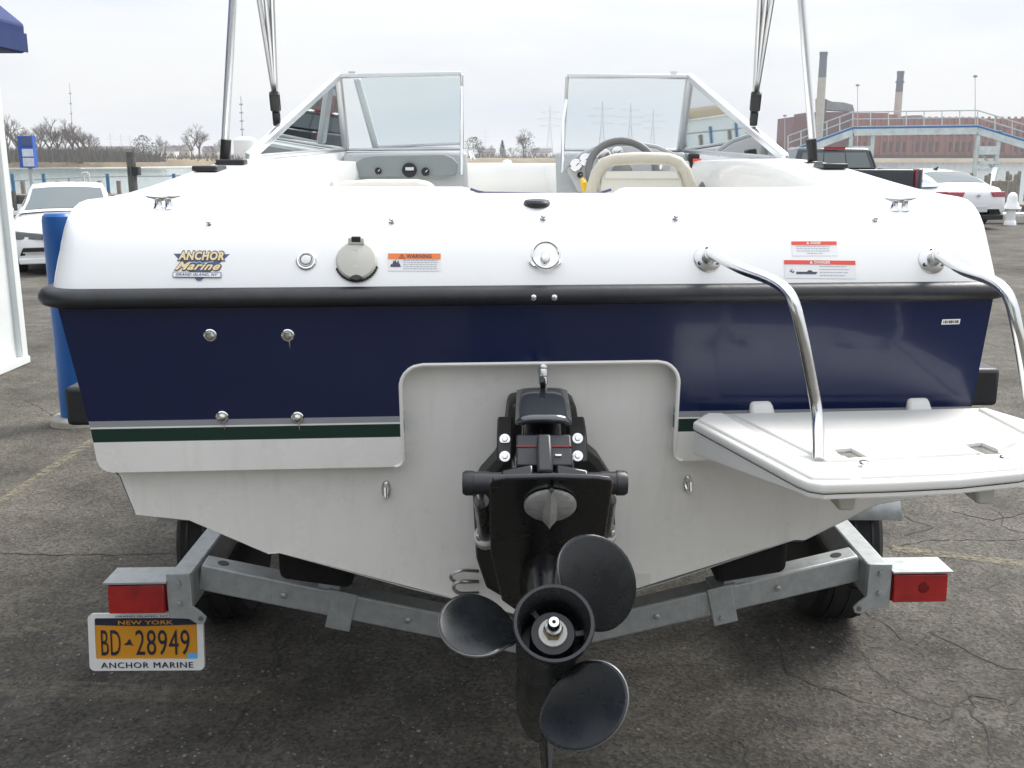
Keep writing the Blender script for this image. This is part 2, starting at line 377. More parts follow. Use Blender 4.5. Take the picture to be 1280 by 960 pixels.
# lettering: built-in font curves turned into flat meshes
TXT = {}
def make_text(key, body, bold=0.0, shear=0.0, space=1.0):
    cu = bpy.data.curves.new('t', 'FONT'); cu.body = body; cu.size = 1.0; cu.offset = bold; cu.shear = shear; cu.space_character = space
    cu.fill_mode = 'FRONT'; cu.resolution_u = 3
    ob = bpy.data.objects.new('t', cu); C.objects.link(ob); TXT[key] = ob
for k, b_, bo, sh, spc in [('ANCHOR', 'ANCHOR', .045, .18, 1.12), ('ANCHORb', 'ANCHOR', .10, .18, 1.12), ('Marine', 'Marine', .03, .55, 1.1), ('Marineb', 'Marine', .075, .55, 1.1),
        ('GRAND', 'GRAND ISLAND, NY', .02, .25, 1.1), ('WARNING', 'WARNING', .02, 0, 1.05), ('DANGER', 'DANGER', .03, 0, 1.05), ('NY', 'NEW YORK', .02, 0, 1.05),
        ('BD', 'BD', 0, 0, 1.05), ('NUM', '28949', 0, 0, 1.05), ('AM', 'ANCHOR MARINE', 0, 0, 1.14), ('GI', 'GRAND ISLAND, NY', .02, 0, 1.05), ('HULL', '18188108', .03, 0, 1.1)]:
    make_text(k, b_, bo, sh, spc)
bpy.context.view_layer.update()
dg = bpy.context.evaluated_depsgraph_get()
for k, ob in list(TXT.items()):
    me = bpy.data.meshes.new_from_object(ob.evaluated_get(dg))
    vs_ = [tuple(v.co[:2]) for v in me.vertices]; fs_ = [tuple(p.vertices) for p in me.polygons]
    x0 = min(v[0] for v in vs_); x1 = max(v[0] for v in vs_); y0 = min(v[1] for v in vs_); y1 = max(v[1] for v in vs_)
    TXT[k] = ([((x - x0) / (x1 - x0), (y - y0) / (y1 - y0)) for x, y in vs_], fs_)
    bpy.data.objects.remove(ob); bpy.data.meshes.remove(me)
def put_text(mb, key, fr, u0, v0, wd, ht):
    vs_, fs_ = TXT[key]; mb.add([fr(u0 + a * wd, v0 + b * ht) for a, b in vs_], fs_)

# ================================================================== SETTING
def sheet(name, pts, z, m):
    return tag(MB().poly([(x, y, z) for x, y in pts]).build(name, m, smooth=False), kind='structure')
LOT_END = 27.0
def sm01(t): t = max(0, min(1, t)); return t * t * (3 - 2 * t)
def lotz(x, y): return -.27 * sm01((y - 9.5) / 8) * sm01((-x - 2.5) / 4)
lm = MB(); gx_ = [-70, -40, -25, -18, -14, -11, -9, -8, -7, -6, -5, -4, -3, -2, 0, 4, 10, 30, 80]; gy_ = [-60, -20, 0, 6, 9.5, 10.5, 11.5, 12.5, 13.5, 14.5, 15.5, 16.5, 17.5, 19, 22, LOT_END]
lm.grid([[V((x, y, lotz(x, y))) for x in gx_] for y in gy_]); lm.grid([[V((x, LOT_END, lotz(x, LOT_END))) for x in gx_], [V((x, LOT_END, -2.5)) for x in gx_]])
lot = lm.build('parking_lot', 'asphalt'); tag(lot, kind='structure')
sheet('river', [(-6000, 24), (6000, 24), (6000, 9000), (-6000, 9000)], -1.6, 'water')
def strip(name, a, b, wd, m, z=0.004, parent=None):
    a, b = V(a), V(b); d = (b - a).normalized(); n = V((-d.y, d.x, 0)) * wd / 2; up = V((0, 0, z))
    k = 14; rows = []
    for i in range(k + 1):
        q = a.lerp(b, i / k); j = random.uniform(-.08, .08) * wd
        rows.append([q - n * (1 + j) + up, q + n * (1 - j) + up])
    return MB().grid(rows).build(name, m, parent, smooth=False)
for a, b, wd, m_ in [(G(-40, 655), G(125, 545), 0.055, 'wornyellow'), (G(1115, 686), G(1420, 722), 0.07, 'wornyellow'),
                     (G(-60, 800), G(125, 772), 0.10, 'wornfaint'), (G(-60, 858), G(330, 872), 0.10, 'wornfaint'), (G(30, 407), G(60, 407), 0.12, 'wornfaint')]:
    tag(strip('painted_line', a, b, wd, m_), kind='structure')
# main cracks as jagged ribbons
def crack(pix, wd, seed):
    rnd = random.Random(seed); pts = [G(*p) for p in pix]; out = []
    for a, b in zip(pts[:-1], pts[1:]):
        L_ = (b - a).length; k = max(3, int(L_ / 0.035)); d = (b - a).normalized(); n = V((-d.y, d.x, 0)); acc = 0
        for i in range(k):
            acc = acc * 0.8 + rnd.uniform(-.012, .012); q = a.lerp(b, i / k) + n * acc
            out.append((q, n, wd * .75 * rnd.uniform(0.15, 1.25)))
    out.append((pts[-1], n, wd * .2))
    rows = [[q - n_ * ww / 2 + V((0, 0, .002)), q + n_ * ww / 2 + V((0, 0, .002))] for q, n_, ww in out]
    MB().grid(rows).build('crack', 'crackdark', lot, smooth=False)
for i, (px, wd) in enumerate([
        ([(-30, 692), (60, 695), (140, 694), (215, 692)], .014), ([(1110, 685), (1160, 676), (1230, 675), (1300, 672)], .012),
        ([(1160, 790), (1215, 818), (1260, 838), (1300, 838)], .012), ([(1215, 868), (1225, 905), (1235, 960)], .016), ([(1170, 905), (1215, 868), (1262, 880), (1300, 860)], .012),
        ([(340, 790), (345, 850), (310, 880), (280, 935)], .010), ([(1190, 640), (1240, 650), (1300, 640)], .012), ([(1250, 640), (1262, 662), (1300, 668)], .010),
        ([(1080, 760), (1140, 805), (1160, 790)], .009), ([(1130, 645), (1170, 660), (1130, 670)], .012), ([(30, 500), (100, 540)], .01), ([(1225, 428), (1300, 445)], .012), ([(960, 780), (1000, 850), (1090, 880), (1170, 905)], .008)]):
    crack(px, wd, i)
# far bank
fb = MB(); rows = []
shore = [(-900, 150), (-420, 190), (-190, 245), (-120, 300), (-70, 420), (0, 560), (120, 640), (300, 660), (700, 660), (1500, 700)]
fb.grid([[V((x, y, -1.6)) for x, y in shore], [V((x, y + 4, 0.6)) for x, y in shore], [V((x * 1.05, y + 60, 1.0)) for x, y in shore], [V((x * 4, 7000, 2)) for x, y in shore]])
tag(fb.build('far_bank', 'drygrass'), kind='structure')
ice = MB()
for k in range(len(shore) - 1):
    (xa, ya), (xb, yb) = shore[k], shore[k + 1]
    if xb > 60: break
    ice.prism([(xa, ya - 6, -1.59), (xb, yb - 9, -1.59), (xb, yb + 0.5, -1.59), (xa, ya + 0.5, -1.59)], (0, 0, 0.25))
tag(ice.build('shore_ice', 'snow', smooth=False), kind='structure')
kerb = MB().prism([(11.5, 26.0, 0), (60, 26.0, 0), (60, 26.6, 0), (11.5, 26.6, 0)], (0, 0, 0.22)).build('quay_kerb', 'concrete', bev=.03); tag(kerb, kind='structure')
tag(MB().prism([(11.5, 26.02, .222), (60, 26.02, .222), (60, 26.5, .222), (11.5, 26.5, .222)], (0, 0, 0.05)).build('snow_strip', 'snow', bev=.02), kind='structure')

# ------------------------------------------------------------------ far things
def bare_tree(seed, h, spread):
    rnd = random.Random(seed); tr, cr = MB(), MB()
    def grow(p, d, L_, r, lev):
        q = p + d * L_
        (tr if lev < 2 else cr).tube([p, p.lerp(q, .5) + V((rnd.uniform(-1, 1), rnd.uniform(-1, 1), 0)) * L_ * .05, q], [r, r * .85, r * .65], 5 if lev < 2 else 3, cap=False)
        if lev >= 5: return
        for i in range(4 if lev < 3 else 3):
            a = rnd.uniform(0, 6.28); x, y = frame_of(d); s_ = rnd.uniform(.35, .85) * spread
            nd = (d + (x * math.cos(a) + y * math.sin(a)) * s_ + V((0, 0, .12))).normalized()
            grow(p.lerp(q, rnd.uniform(.55, 1)), nd, L_ * rnd.uniform(.55, .8), r * .55, lev + 1)
    grow(V((0, 0, -.3)), V((0, 0, 1)), h * .30, h * .022, 0)
    return tr, cr
protos = []
ORD = ['leftmost', 'second', 'third', 'fourth', 'fifth', 'sixth', 'seventh', 'eighth', 'ninth', 'tenth', 'eleventh', 'twelfth', 'thirteenth', 'fourteenth', 'fifteenth', 'sixteenth']
def nth(i): return ORD[i] + (' from the left' if i else '')
for i, (h, s_) in enumerate([(12, .9), (14, .75), (10, 1.05)]):
    tr, cr = bare_tree(i + 3, h, s_)
    e = thing('bare_tree', '', 'tree'); tr.build('trunk', 'bark', e, merge=False); cr.build('crown', 'twig', e, merge=False, smooth=False); protos.append([e, False])
def place_tree(pi, px, base_py, Y, sc, label, group, rz):
    e, used = protos[pi]; t_ = e if not used else copy_tree(e); protos[pi][1] = True
    p = P(px, base_py, Y); t_.location = (p.x, Y, 0.4); t_.scale = (sc, sc, sc * random.uniform(.9, 1.1)); t_.rotation_euler.z = rz
    t_['label'] = label; t_['group'] = group; t_['category'] = 'tree'
gl_ = 'leafless grey tree in the wood on the far bank at left'
for i_, (px, Y, sc) in enumerate([(12, 265, 1.1), (25, 300, 1.2), (40, 290, 1.0), (52, 300, 1.35), (64, 280, 1.1), (74, 300, 1.25), (84, 285, 1.15), (93, 310, 1.3), (102, 300, 1.0), (110, 320, 1.15), (118, 310, .9)]):
    place_tree(random.randrange(3), px, 205, Y, sc, gl_ + ', ' + nth(i_), 'leafless trees of the wood at left', random.uniform(0, 6))
place_tree(1, 250, 203, 400, 1.5, 'large spreading leafless tree left of the port canopy pole', 'single bare trees on the far bank', 1)
place_tree(0, 240, 203, 460, 1.3, 'smaller leafless tree close behind the large spreading tree at left', 'single bare trees on the far bank', 2.5)
gm = 'faint leafless tree in the thin row left of centre'
for i_, (px, Y, sc) in enumerate([(180, 520, 1.2), (196, 560, 1.0), (206, 600, 1.3), (216, 560, 1.1), (228, 600, 1.2), (266, 520, 1.0), (272, 640, 1.2), (310, 620, 1.2), (322, 600, 1.3), (335, 640, 1.2), (352, 620, 1.2), (370, 640, 1.2), (390, 650, 1.1), (404, 640, 1.2)]):
    place_tree(random.randrange(3), px, 201, Y, sc, gm + ', ' + nth(i_), 'faint trees along the far bank left of centre', random.uniform(0, 6))
place_tree(1, 655, 200, 640, 2.0, 'tall leafless tree seen between the two windscreen halves', 'single bare trees on the far bank', 4)
gr_ = 'grey leafless tree behind the boat windscreen on the distant shore'
for i_, (px, Y, sc) in enumerate(sorted([(600, 700, 1.1), (612, 720, 1.0), (640, 740, 1.2), (668, 700, 1.2), (675, 720, 1.1), (685, 730, 1.0), (986, 720, 1.5), (978, 720, 1.4), (970, 740, 1.4), (995, 740, 1.3)])):
    place_tree(random.randrange(3), px, 200, Y, sc, gr_ + ', ' + nth(i_), 'trees on the distant shore', random.uniform(0, 6))
def conifer(px, py, Y, h, rad, label, round_=False, seed=0):
    rnd = random.Random(seed); p = P(px, py, Y); base = V((p.x, Y, .4))
    e = thing('evergreen_tree', label, 'tree', base, 'evergreens on the far bank'); MB().tube([base, base + V((0, 0, h * .8))], [h * .03, .05], 6).build('trunk', 'bark', e)
    c = MB()
    for i in range(900):
        t_ = rnd.random(); z = h * (.08 + .92 * t_)
        rr = rad * (math.sqrt(max(0, 1 - (2 * t_ - .9) ** 2 / 1.25)) if round_ else (1 - t_)) * rnd.uniform(.35, 1.05)
        a = rnd.uniform(0, 6.28); q = base + V((rr * math.cos(a), rr * math.sin(a), z)); s_ = rnd.uniform(.25, .7) * h / 9
        d1 = V((rnd.uniform(-1, 1), rnd.uniform(-1, 1), rnd.uniform(-.6, .6))) * s_; d2 = V((rnd.uniform(-1, 1), rnd.uniform(-1, 1), rnd.uniform(-1, 1))) * s_
        c.add([q, q + d1, q + d2], [(0, 1, 2)])
    c.build('crown', 'evergreen', e, merge=False, smooth=False)
conifer(180, 196, 420, 9.5, 5.0, 'dense rounded evergreen on the far bank left of the big bare tree', True, 1)
conifer(592, 197, 640, 13, 6.5, 'dark rounded evergreen just right of the port windscreen pane', True, 2)
conifer(628, 199, 640, 11, 3.2, 'small pointed evergreen between the windscreen halves', False, 3)
conifer(657, 199, 620, 12, 6.0, 'dark round evergreen under the tall bare tree at centre', True, 4)
conifer(150, 198, 430, 5, 4.0, 'low dark bush on the far bank left of the rounded evergreen', True, 5)
# scrub along the bank (uncountable)
sc = MB(); rnd = random.Random(11)
for i in range(9000):
    k = rnd.random()
    if k < .5: px, Y, hh = rnd.uniform(0, 210) * rnd.uniform(.5, 1), rnd.uniform(262, 330), rnd.uniform(.8, 4.6)
    elif k < .8: px, Y, hh = rnd.uniform(110, 430), rnd.uniform(340, 640), rnd.uniform(.6, 3)
    else: px, Y, hh = rnd.uniform(585, 1000), rnd.uniform(650, 740), rnd.uniform(1, 5)
    x = (px - 640) / 1280 * Y * .977; b_ = V((x, Y, .3)); d_ = V((rnd.uniform(-.5, .5), rnd.uniform(-.3, .3), 1)) * hh; wv = V((rnd.uniform(.08, .3), 0, 0))
    sc.add([b_ - wv, b_ + wv, b_ + d_], [(0, 1, 2)])
tag(sc.build('scrub', 'twig', merge=False, smooth=False), 'brown leafless scrub along the far river bank', 'scrub', kind='stuff')
# houses
def house(px, Y, wd, h, m_, label, seed=0):
    p = P(px, 200, Y); b_ = V((p.x, Y, .6)); e = thing('house', label, 'house', b_, 'houses on the far bank')
    x0, x1 = b_.x - wd / 2, b_.x + wd / 2
    MB().prism([(x0, Y - 4, .6), (x1, Y - 4, .6), (x1, Y + 4, .6), (x0, Y + 4, .6)], (0, 0, h)).build('wall', m_, e)
    MB().prism([(x0 - .4, Y - 4.6, .6 + h), (x0 - .4, Y, 3 + h), (x0 - .4, Y + 4.6, .6 + h)], (wd + .8, 0, 0)).build('roof', 'houseroof', e)
    n = max(2, int(wd / 3))
    for i in range(n):
        xx = x0 + (i + .5) * wd / n; MB().box((xx, Y - 4.03, .6 + h * .55), (1.0, .1, 1.2)).build('window', 'plantdark', e)
for px, Y, wd, h, m_, lb in [(211, 560, 13, 6, 'housewhite', 'small pale house with grey roof left of the port canopy pole'), (228, 600, 16, 7, 'housewall', 'tan house behind the row of faint trees'), (265, 560, 11, 6, 'housewall', 'small tan house right of the big spreading bare tree'),
        (120, 520, 16, 5, 'housewall', 'low long house left of the rounded evergreen'), (141, 700, 40, 8, 'housewall', 'long low shed far behind the left wood'), (610, 720, 14, 6, 'housewall', 'small tan house beside the port windscreen pane'), (676, 720, 16, 6, 'housewhite', 'small white house left of the starboard windscreen post')]:
    house(px, Y, wd * .7, h * .7, m_, lb)
def tank(px, Y, r, h, label):
    p = P(px, 200, Y); b_ = V((p.x, Y, .5)); t_ = MB().lathe(b_, (0, 0, 1), [(r, 0), (r, h), (r * .6, h + r * .25), (.01, h + r * .32)], 24).build('storage_tank', 'housewhite'); tag(t_, label, 'tank')
tank(308, 380, 4.2, 7, 'white cylindrical storage tank left of the boat windscreen wing')
# masts and light poles
def mast(px, top, Y, r, label, lean=0, guy=False, lamp=False):
    b_ = P(px, 198, Y); b_.z = .5; t_ = P(px + lean, top, Y); e = thing('radio_mast' if not lamp else 'light_pole', label, 'mast' if not lamp else 'light pole', b_, 'masts and poles on the far shore')
    MB().tube([b_, t_], [r, r * .6], 6).build('pole', 'lattice', e)
    if lamp: MB().lathe(t_, (0, 0, 1), [(r * .5, 0), (r * 4, .2), (r * 4, 1.0), (r, 1.4)], 8).build('lamp_head', 'plantgrey', e)
    else:
        m_ = MB()
        for k in range(1, 5): q = b_.lerp(t_, .35 + k * .13); m_.box(q, (r * 6, r * 2, r * 2))
        m_.build('crossarm', 'lattice', e)
mast(92, 104, 330, .13, 'thin tall radio mast above the wood at left', -5)
mast(304, 120, 420, .25, 'thin lattice mast right of the port canopy pole', -3)
mast(1072, 108, 620, .28, 'light pole between the two power station chimneys', 0, lamp=True)
mast(1219, 97, 560, .28, 'light pole above the right end of the footbridge', 0, lamp=True)
mast(981, 146, 640, .28, 'short light pole left of the power station', 0, lamp=True)
# pylons
def pylon(px, top, Y, label):
    h = (198 - top) / 1280 * Y + 1.6; b_ = P(px, 198, Y); b_.z = 0; e = thing('power_pylon', label, 'pylon', b_, 'power pylons beyond the river')
    m_ = MB(); s_ = h * .07; rr = .0030 * h
    for sx in (-1, 1):
        for sy in (-1, 1): m_.tube([b_ + V((sx * s_, sy * s_, 0)), b_ + V((sx * s_ * .25, sy * s_ * .25, h * .6)), b_ + V((sx * .2, sy * .2, h))], rr, 4)
    m_.build('tower_leg', 'lattice', e); d_ = MB()
    for k in range(7):
        a = 1 - k / 7 * .75; b2 = 1 - (k + 1) / 7 * .75; z0, z1 = h * .6 * k / 7, h * .6 * (k + 1) / 7
        d_.tube([b_ + V((-s_ * a, -s_ * a, z0)), b_ + V((s_ * b2, -s_ * b2, z1))], rr * .6, 3); d_.tube([b_ + V((s_ * a, -s_ * a, z0)), b_ + V((-s_ * b2, -s_ * b2, z1))], rr * .6, 3)
    d_.build('bracing', 'lattice', e)
    for k, ww in ((.62, .20), (.75, .26), (.88, .18)):
        c_ = MB(); q = b_ + V((0, 0, h * k)); c_.tube([q - V((h * ww, 0, 0)), q + V((0, 0, h * .02)), q + V((h * ww, 0, 0))], rr * .8, 4)
        c_.tube([q - V((h * ww, 0, 0)), q - V((0, 0, h * .03)), q + V((h * ww, 0, 0))], rr * .6, 4); c_.build('crossarm', 'lattice', e)
for px, top, Y, lb in [(687, 138, 1500, 'faint pylon left of the starboard windscreen post'), (752, 133, 1400, 'largest faint pylon through the starboard pane'), (787, 135, 1700, 'second faint pylon through the starboard pane'),
        (815, 142, 1900, 'third faint pylon through the starboard pane'), (607, 166, 2600, 'tiny faint pylon between the windscreen halves'), (140, 170, 1800, 'small faint pylon behind the left wood'), (153, 171, 1900, 'small faint pylon left of the rounded evergreen'), (164, 172, 2100, 'smallest faint pylon above the rounded evergreen')]:
    pylon(px, top, Y, lb)
# power station
YP = 690
def bx(x0, x1, y0, y1, Ya, dep):   # box from a pixel rectangle standing at depth Ya
    a, b_ = P(x0, y1, Ya), P(x1, y0, Ya); z0 = max(.2, a.z) if y1 < 200 else .2
    return MB().prism([(a.x, Ya, z0), (b_.x, Ya, z0), (b_.x, Ya + dep, z0), (a.x, Ya + dep, z0)], (0, 0, b_.z - z0))
ps = thing('power_station', 'derelict red brick power station across the river', 'power station', (P(1120, 200, YP).x, YP, 0))
bx(1062, 1330, 148, 205, YP, 60).build('turbine_hall', 'brick', ps)
bx(988, 1009, 146, 205, YP + 4, 40).build('boiler_house', 'brickdark', ps)
bx(1009, 1064, 140, 205, YP + 6, 40).build('boiler_house', 'brickdark', ps)
bx(1026, 1034, 124, 205, YP + 3, 12).build('coal_bunker', 'plantdark', ps)
g_ = MB(); a = [P(1027, 122, YP + 5), P(1040, 127, YP + 5), P(1055, 128, YP + 5), P(1066, 131, YP + 5), P(1068, 139, YP + 5), P(1027, 137, YP + 5)]
g_.prism(a, (0, 14, 0)); g_.build('conveyor_house', 'plantgrey', ps)
bx(1066, 1110, 141, 149, YP + 2, 30).build('roof_block', 'brick', ps)
bx(1110, 1122, 143, 149, YP + 2, 30).build('roof_block', 'brick', ps)
bx(1140, 1153, 144, 149, YP + 2, 30).build('roof_block', 'plantgrey', ps)
bx(1155, 1215, 146.5, 149, YP + 2, 30).build('roof_block', 'chimney', ps)
for i in range(27):
    px = 1066 + i * 8.2; a = P(px, 203, YP - .8)
    MB().prism([(a.x, YP - 1.2, .2), (a.x + 1.3, YP - 1.2, .2), (a.x + 1.3, YP, .2), (a.x, YP, .2)], (0, 0, 27)).build('pilaster', 'brick', ps)
    for z0 in (4, 14):
        if (i * 7 + z0) % 5: MB().box((a.x + 2.8, YP - .15, z0 + 4), (1.6, .4, 6.5)).build('window', 'plantdark', ps)
MB().prism([(P(1062, 200, YP).x, YP - 3, .2), (P(1330, 200, YP).x, YP - 3, .2), (P(1330, 200, YP).x, YP - 1.3, .2), (P(1062, 200, YP).x, YP - 1.3, .2)], (0, 0, 2.6)).build('river_wall', 'plantdark', ps)
for x0, top, brk, wd, Yc, lb in [(1021, 65, 97, 9.5, YP - 8, 'tallest chimney with grey top, left of the power station'), (1117, 89, 115, 8.5, YP + 20, 'shorter banded chimney rising behind the brick power station')]:
    b_ = P(x0, 203, Yc); t_ = P(x0 + 1, top, Yc); r_ = wd / 2 / 1280 * Yc
    e = thing('chimney', lb, 'chimney', (b_.x, Yc, 0), 'power station chimneys'); mid = P(x0 + .6, brk, Yc)
    MB().lathe((b_.x, Yc, 0), (0, 0, 1), [(r_ * 1.12, 0), (r_, mid.z)], 20).build('shaft', 'chimney', e)
    MB().lathe((b_.x, Yc, 0), (0, 0, 1), [(r_, mid.z), (r_ * .92, t_.z - 2), (r_ * 1.02, t_.z - 2), (r_ * 1.02, t_.z)], 20).build('painted_top', 'chimneytop', e)
    if x0 > 1100: MB().lathe((b_.x, Yc, 0), (0, 0, 1), [(r_, mid.z + 6), (r_ * 1.2, mid.z + 6), (r_ * 1.2, mid.z + 7), (r_, mid.z + 7)], 20).build('gallery', 'chimneytop', e)
# footbridge
YB = 58
br = thing('footbridge', 'white steel footbridge with blue deck edge and pipe handrails over the water', 'bridge', (P(1150, 200, YB).x, YB, -1.6))
path = [(985, 189), (1066, 159), (1222, 157), (1330, 190)]
def brp(i, dy, Y): return P(path[i][0], path[i][1] + dy, Y)
for i in range(3):
    for Y in (YB, YB + 1.6):
        MB().bar(brp(i, 6, Y), brp(i + 1, 6, Y), .12, .40).build('girder', 'bridgewhite', br)
        MB().bar(brp(i, 1, Y), brp(i + 1, 1, Y), .14, .10).build('deck_edge', 'bridgeblue', br)
        for rdy in (-10, -19):
            MB().tube([brp(i, rdy, Y), brp(i + 1, rdy, Y)], .035, 6).build('handrail', 'railgrey', br)
        n = [5, 7, 5][i]
        for k in range(n + (1 if i == 2 else 0)):
            f = k / n; a = brp(i, 0, Y).lerp(brp(i + 1, 0, Y), f); b_ = brp(i, -19, Y).lerp(brp(i + 1, -19, Y), f)
            MB().tube([a, b_], .03, 6).build('rail_post', 'bridgewhite', br)
    MB().hexa([brp(i, 0, YB), brp(i, 0, YB + 1.6), brp(i + 1, 0, YB + 1.6), brp(i + 1, 0, YB)] + [q + V((0, 0, .06)) for q in (brp(i, 0, YB), brp(i, 0, YB + 1.6), brp(i + 1, 0, YB + 1.6), brp(i + 1, 0, YB))]).build('deck', 'bridgewhite', br)
for (xa, xb, yt) in [(1064, 1091, 162), (1223, 1249, 160)]:
    for px in (xa, xb):
        for Y in (YB + .1, YB + 1.5):
            a = P(px, yt + 3, Y); MB().bar((a.x, Y, -2.4), a, .2, .2, up=(0, 1, 0)).build('bridge_leg', 'bridgewhite', br)
    for py, ww in ((188, .45), (203, .15), (212, .15)):
        MB().bar(P(xa, py, YB), P(xb, py, YB), .1, ww).build('cross_beam', 'bridgewhite', br)
    MB().bar(P(xa, 186, YB + .3), P(xb - 6, 214, YB + .3), .1, .1).build('brace', 'bridgewhite', br)
MB().bar(P(1244, 210, YB - 1), P(1235, 245, YB - 4), .25, .1).build('ladder', 'bridgewhite', br)
# dock and piles
def dock(name, label, x0, x1, Y, zd, wd):
    e = thing(name, label, 'dock', ((x0 + x1) / 2, Y, -1.6)); n = int((x1 - x0) / 1.2)
    MB().prism([(x0, Y, zd - .35), (x1, Y, zd - .35), (x1, Y + .12, zd - .35), (x0, Y + .12, zd - .35)], (0, 0, .3)).build('stringer', 'wooddark', e)
    for k in range(n):
        xa = x0 + (x1 - x0) * k / n; MB().prism([(xa, Y, zd - .05), (xa + 1.16, Y, zd - .05), (xa + 1.16, Y + wd, zd - .05), (xa, Y + wd, zd - .05)], (0, 0, .05)).build('plank', 'wood', e)
    for k in range(0, n, 3):
        xa = x0 + (x1 - x0) * k / n; MB().tube([(xa, Y - .12, -2.5), (xa, Y - .12, zd + .15)], .14, 8).build('pile', 'wooddark', e)
    return e
d1 = dock('boat_dock', 'grey wooden dock along the water behind the white car', -30, -9.5, 40, .22, 2)
for px in (15, 54, 134, 217):
    a = P(px, 217, 41.5); MB().tube([(a.x, 41.5, .2), (a.x, 41.5, a.z)], .07, 8).build('rail_post', 'railblue', d1)
for px in (28, 72, 97, 124, 148):
    a = P(px, 226, 41); MB().tube([(a.x, 41, .2), (a.x, 41, a.z)], .09, 8).build('bollard', 'wood', d1)
for px in (103, 110):
    a = P(px, 216, 41.3); MB().tube([(a.x, 41.3, .2), (a.x, 41.3, a.z)], .06, 6).build('rail_post', 'bridgewhite', d1)
MB().tube([P(8, 226, 41.5), P(110, 221, 41.5), P(270, 219, 41.5)], .035, 6).build('handrail', 'railgrey', d1)
MB().tube([P(103, 216, 41.3), P(110, 216, 41.3)], .05, 6).build('handrail', 'bridgewhite', d1)
d2 = dock('boat_dock', 'dark lower dock just behind the white car at left', -26, -9.5, 32, -.1, 1.6)
pp = thing('dock_piling', 'thick dark piling with a lamp box on top, beside the left dock', 'piling', (P(163, 230, 38).x, 38, -1.6))
a = P(163, 190, 38); MB().tube([(a.x, 38, -2.4), (a.x, 38, a.z)], .16, 10).build('pile', 'wooddark', pp)
MB().box((a.x + .1, 38, P(163, 214, 38).z), (.36, .3, .3)).build('lamp_box', 'blackplastic', pp)
rnd = random.Random(5)
for i_, (px, top, Y) in enumerate(sorted([(1197, 219, 44), (1207, 217, 46), (1214, 216, 47), (1222, 222, 43), (1232, 219, 44), (1238, 217, 45), (1259, 214, 42), (1263, 218, 44), (1270, 218, 43), (1275, 214, 42), (1285, 215, 44), (1250, 225, 36), (1264, 226, 33), (1268, 228, 34), (1188, 221, 48)])):
    a = P(px, top, Y); o = MB().tube([(a.x, Y, -2.6), (a.x + rnd.uniform(-.05, .05), Y, a.z - .1), (a.x, Y, a.z)], [.085, .08, .06], 8).build('wooden_piling', 'wood')
    tag(o, 'thin weathered mooring piling behind the white sedan, ' + nth(i_), 'piling', 'mooring pilings at right')
o = MB().tube([(P(1249, 240, 29).x, 29, -2.6), (P(1249, 240, 29).x, 29, P(1249, 226, 29).z)], .22, 10).build('wooden_piling', 'wood'); tag(o, 'thickest grey piling directly right of the white sedan', 'piling', 'mooring pilings at right')
d3 = dock('boat_dock', 'weathered dock with dark openings at the right edge behind the white hydrant', 13.2, 30, 30, .3, 2.2)
# white hydrant-like pedestal
hp = P(1263, 273, 25.6); hx, hy = hp.x, 25.6
hy_ = thing('hydrant', 'white hydrant-like pedestal on the quay edge at far right', 'hydrant', (hx, hy, 0))
MB().lathe((hx, hy, 0), (0, 0, 1), [(.15, 0), (.13, .1), (.11, .12), (.105, .38)], 16).build('barrel', 'hydrant', hy_)
MB().lathe((hx, hy, .38), (0, 0, 1), [(.105, 0), (.20, .02), (.17, .10), (.12, .2), (.12, .28), (.10, .36), (.05, .41), (.01, .42)], 16).build('bonnet', 'hydrant', hy_)
for s_ in (-1, 1): MB().lathe((hx + s_ * .1, hy, .42), (s_, 0, -.3), [(.05, 0), (.05, .09), (.06, .09), (.06, .12)], 10).build('outlet', 'hydrant', hy_)
# sign at left
YS = 30; sg = thing('marina_sign', 'tall narrow blue and white marina sign on a pole at left', 'sign', (P(33, 240, YS).x, YS, 0))
a, b_ = P(25, 210, YS), P(39.5, 170, YS); wd = b_.x - a.x
MB().box(((a.x + b_.x) / 2, YS + .12, (a.z + b_.z) / 2), (wd, .22, b_.z - a.z)).build('sign_board', 'signblue', sg)
z_ = a.z; hgt = b_.z - a.z
for i, (f0, f1, m_) in enumerate([(.70, .97, 'decalblue'), (.36, .60, 'signwhite'), (.05, .32, 'signwhite')]):
    MB().box((a.x + wd * .62, YS - .0, z_ + hgt * (f0 + f1) / 2), (wd * .72, .03, hgt * (f1 - f0))).build('sign_panel', m_, sg)
MB().tube([((a.x + b_.x) / 2 + .03, YS + .12, -.5), ((a.x + b_.x) / 2 + .03, YS + .12, a.z)], .06, 8).build('post', 'railgrey', sg)
# ------------------------------------------------------------------ building corner at left with awning
cx, cy = -4.02, 8.25
wb = thing('shop_building', 'white ribbed wall of a shop at the left edge with a navy awning', 'building', (cx, cy, 0))
for k in range(28):     # ribbed wall, each panel its own
    y1 = cy - .06 - k * .42; MB().box((cx - .03, y1 - .2, 1.83), (.06, .405, 3.58)).build('wall_panel', 'siding', wb, bev=.012)
MB().box((cx + .0, cy - .03, 1.82), (.09, .10, 3.6)).build('corner_trim', 'siding', wb, bev=.008)
MB().box((cx - .0, cy - 5.9, .03), (.14, 11.8, .06)).build('base_sill', 'siding', wb, bev=.01)
MB().prism([(cx - .062, cy - .02, 0), (cx - .062, cy - 11.8, 0), (-14, cy - 11.8, 0), (-14, cy - .02, 0)], (0, 0, 3.62)).build('wall', 'siding', wb)
YA = 6.0; q0, q1 = P(32.5, 67, YA), P(31, 31, YA)
av = [q0, q1, V((cx + .0, YA, q1.z + (q1.x - cx) * .84)), V((cx + .0, YA, q0.z))]
MB().prism(av, (0, -7.5, 0)).build('awning', 'awning', wb, bev=.015)
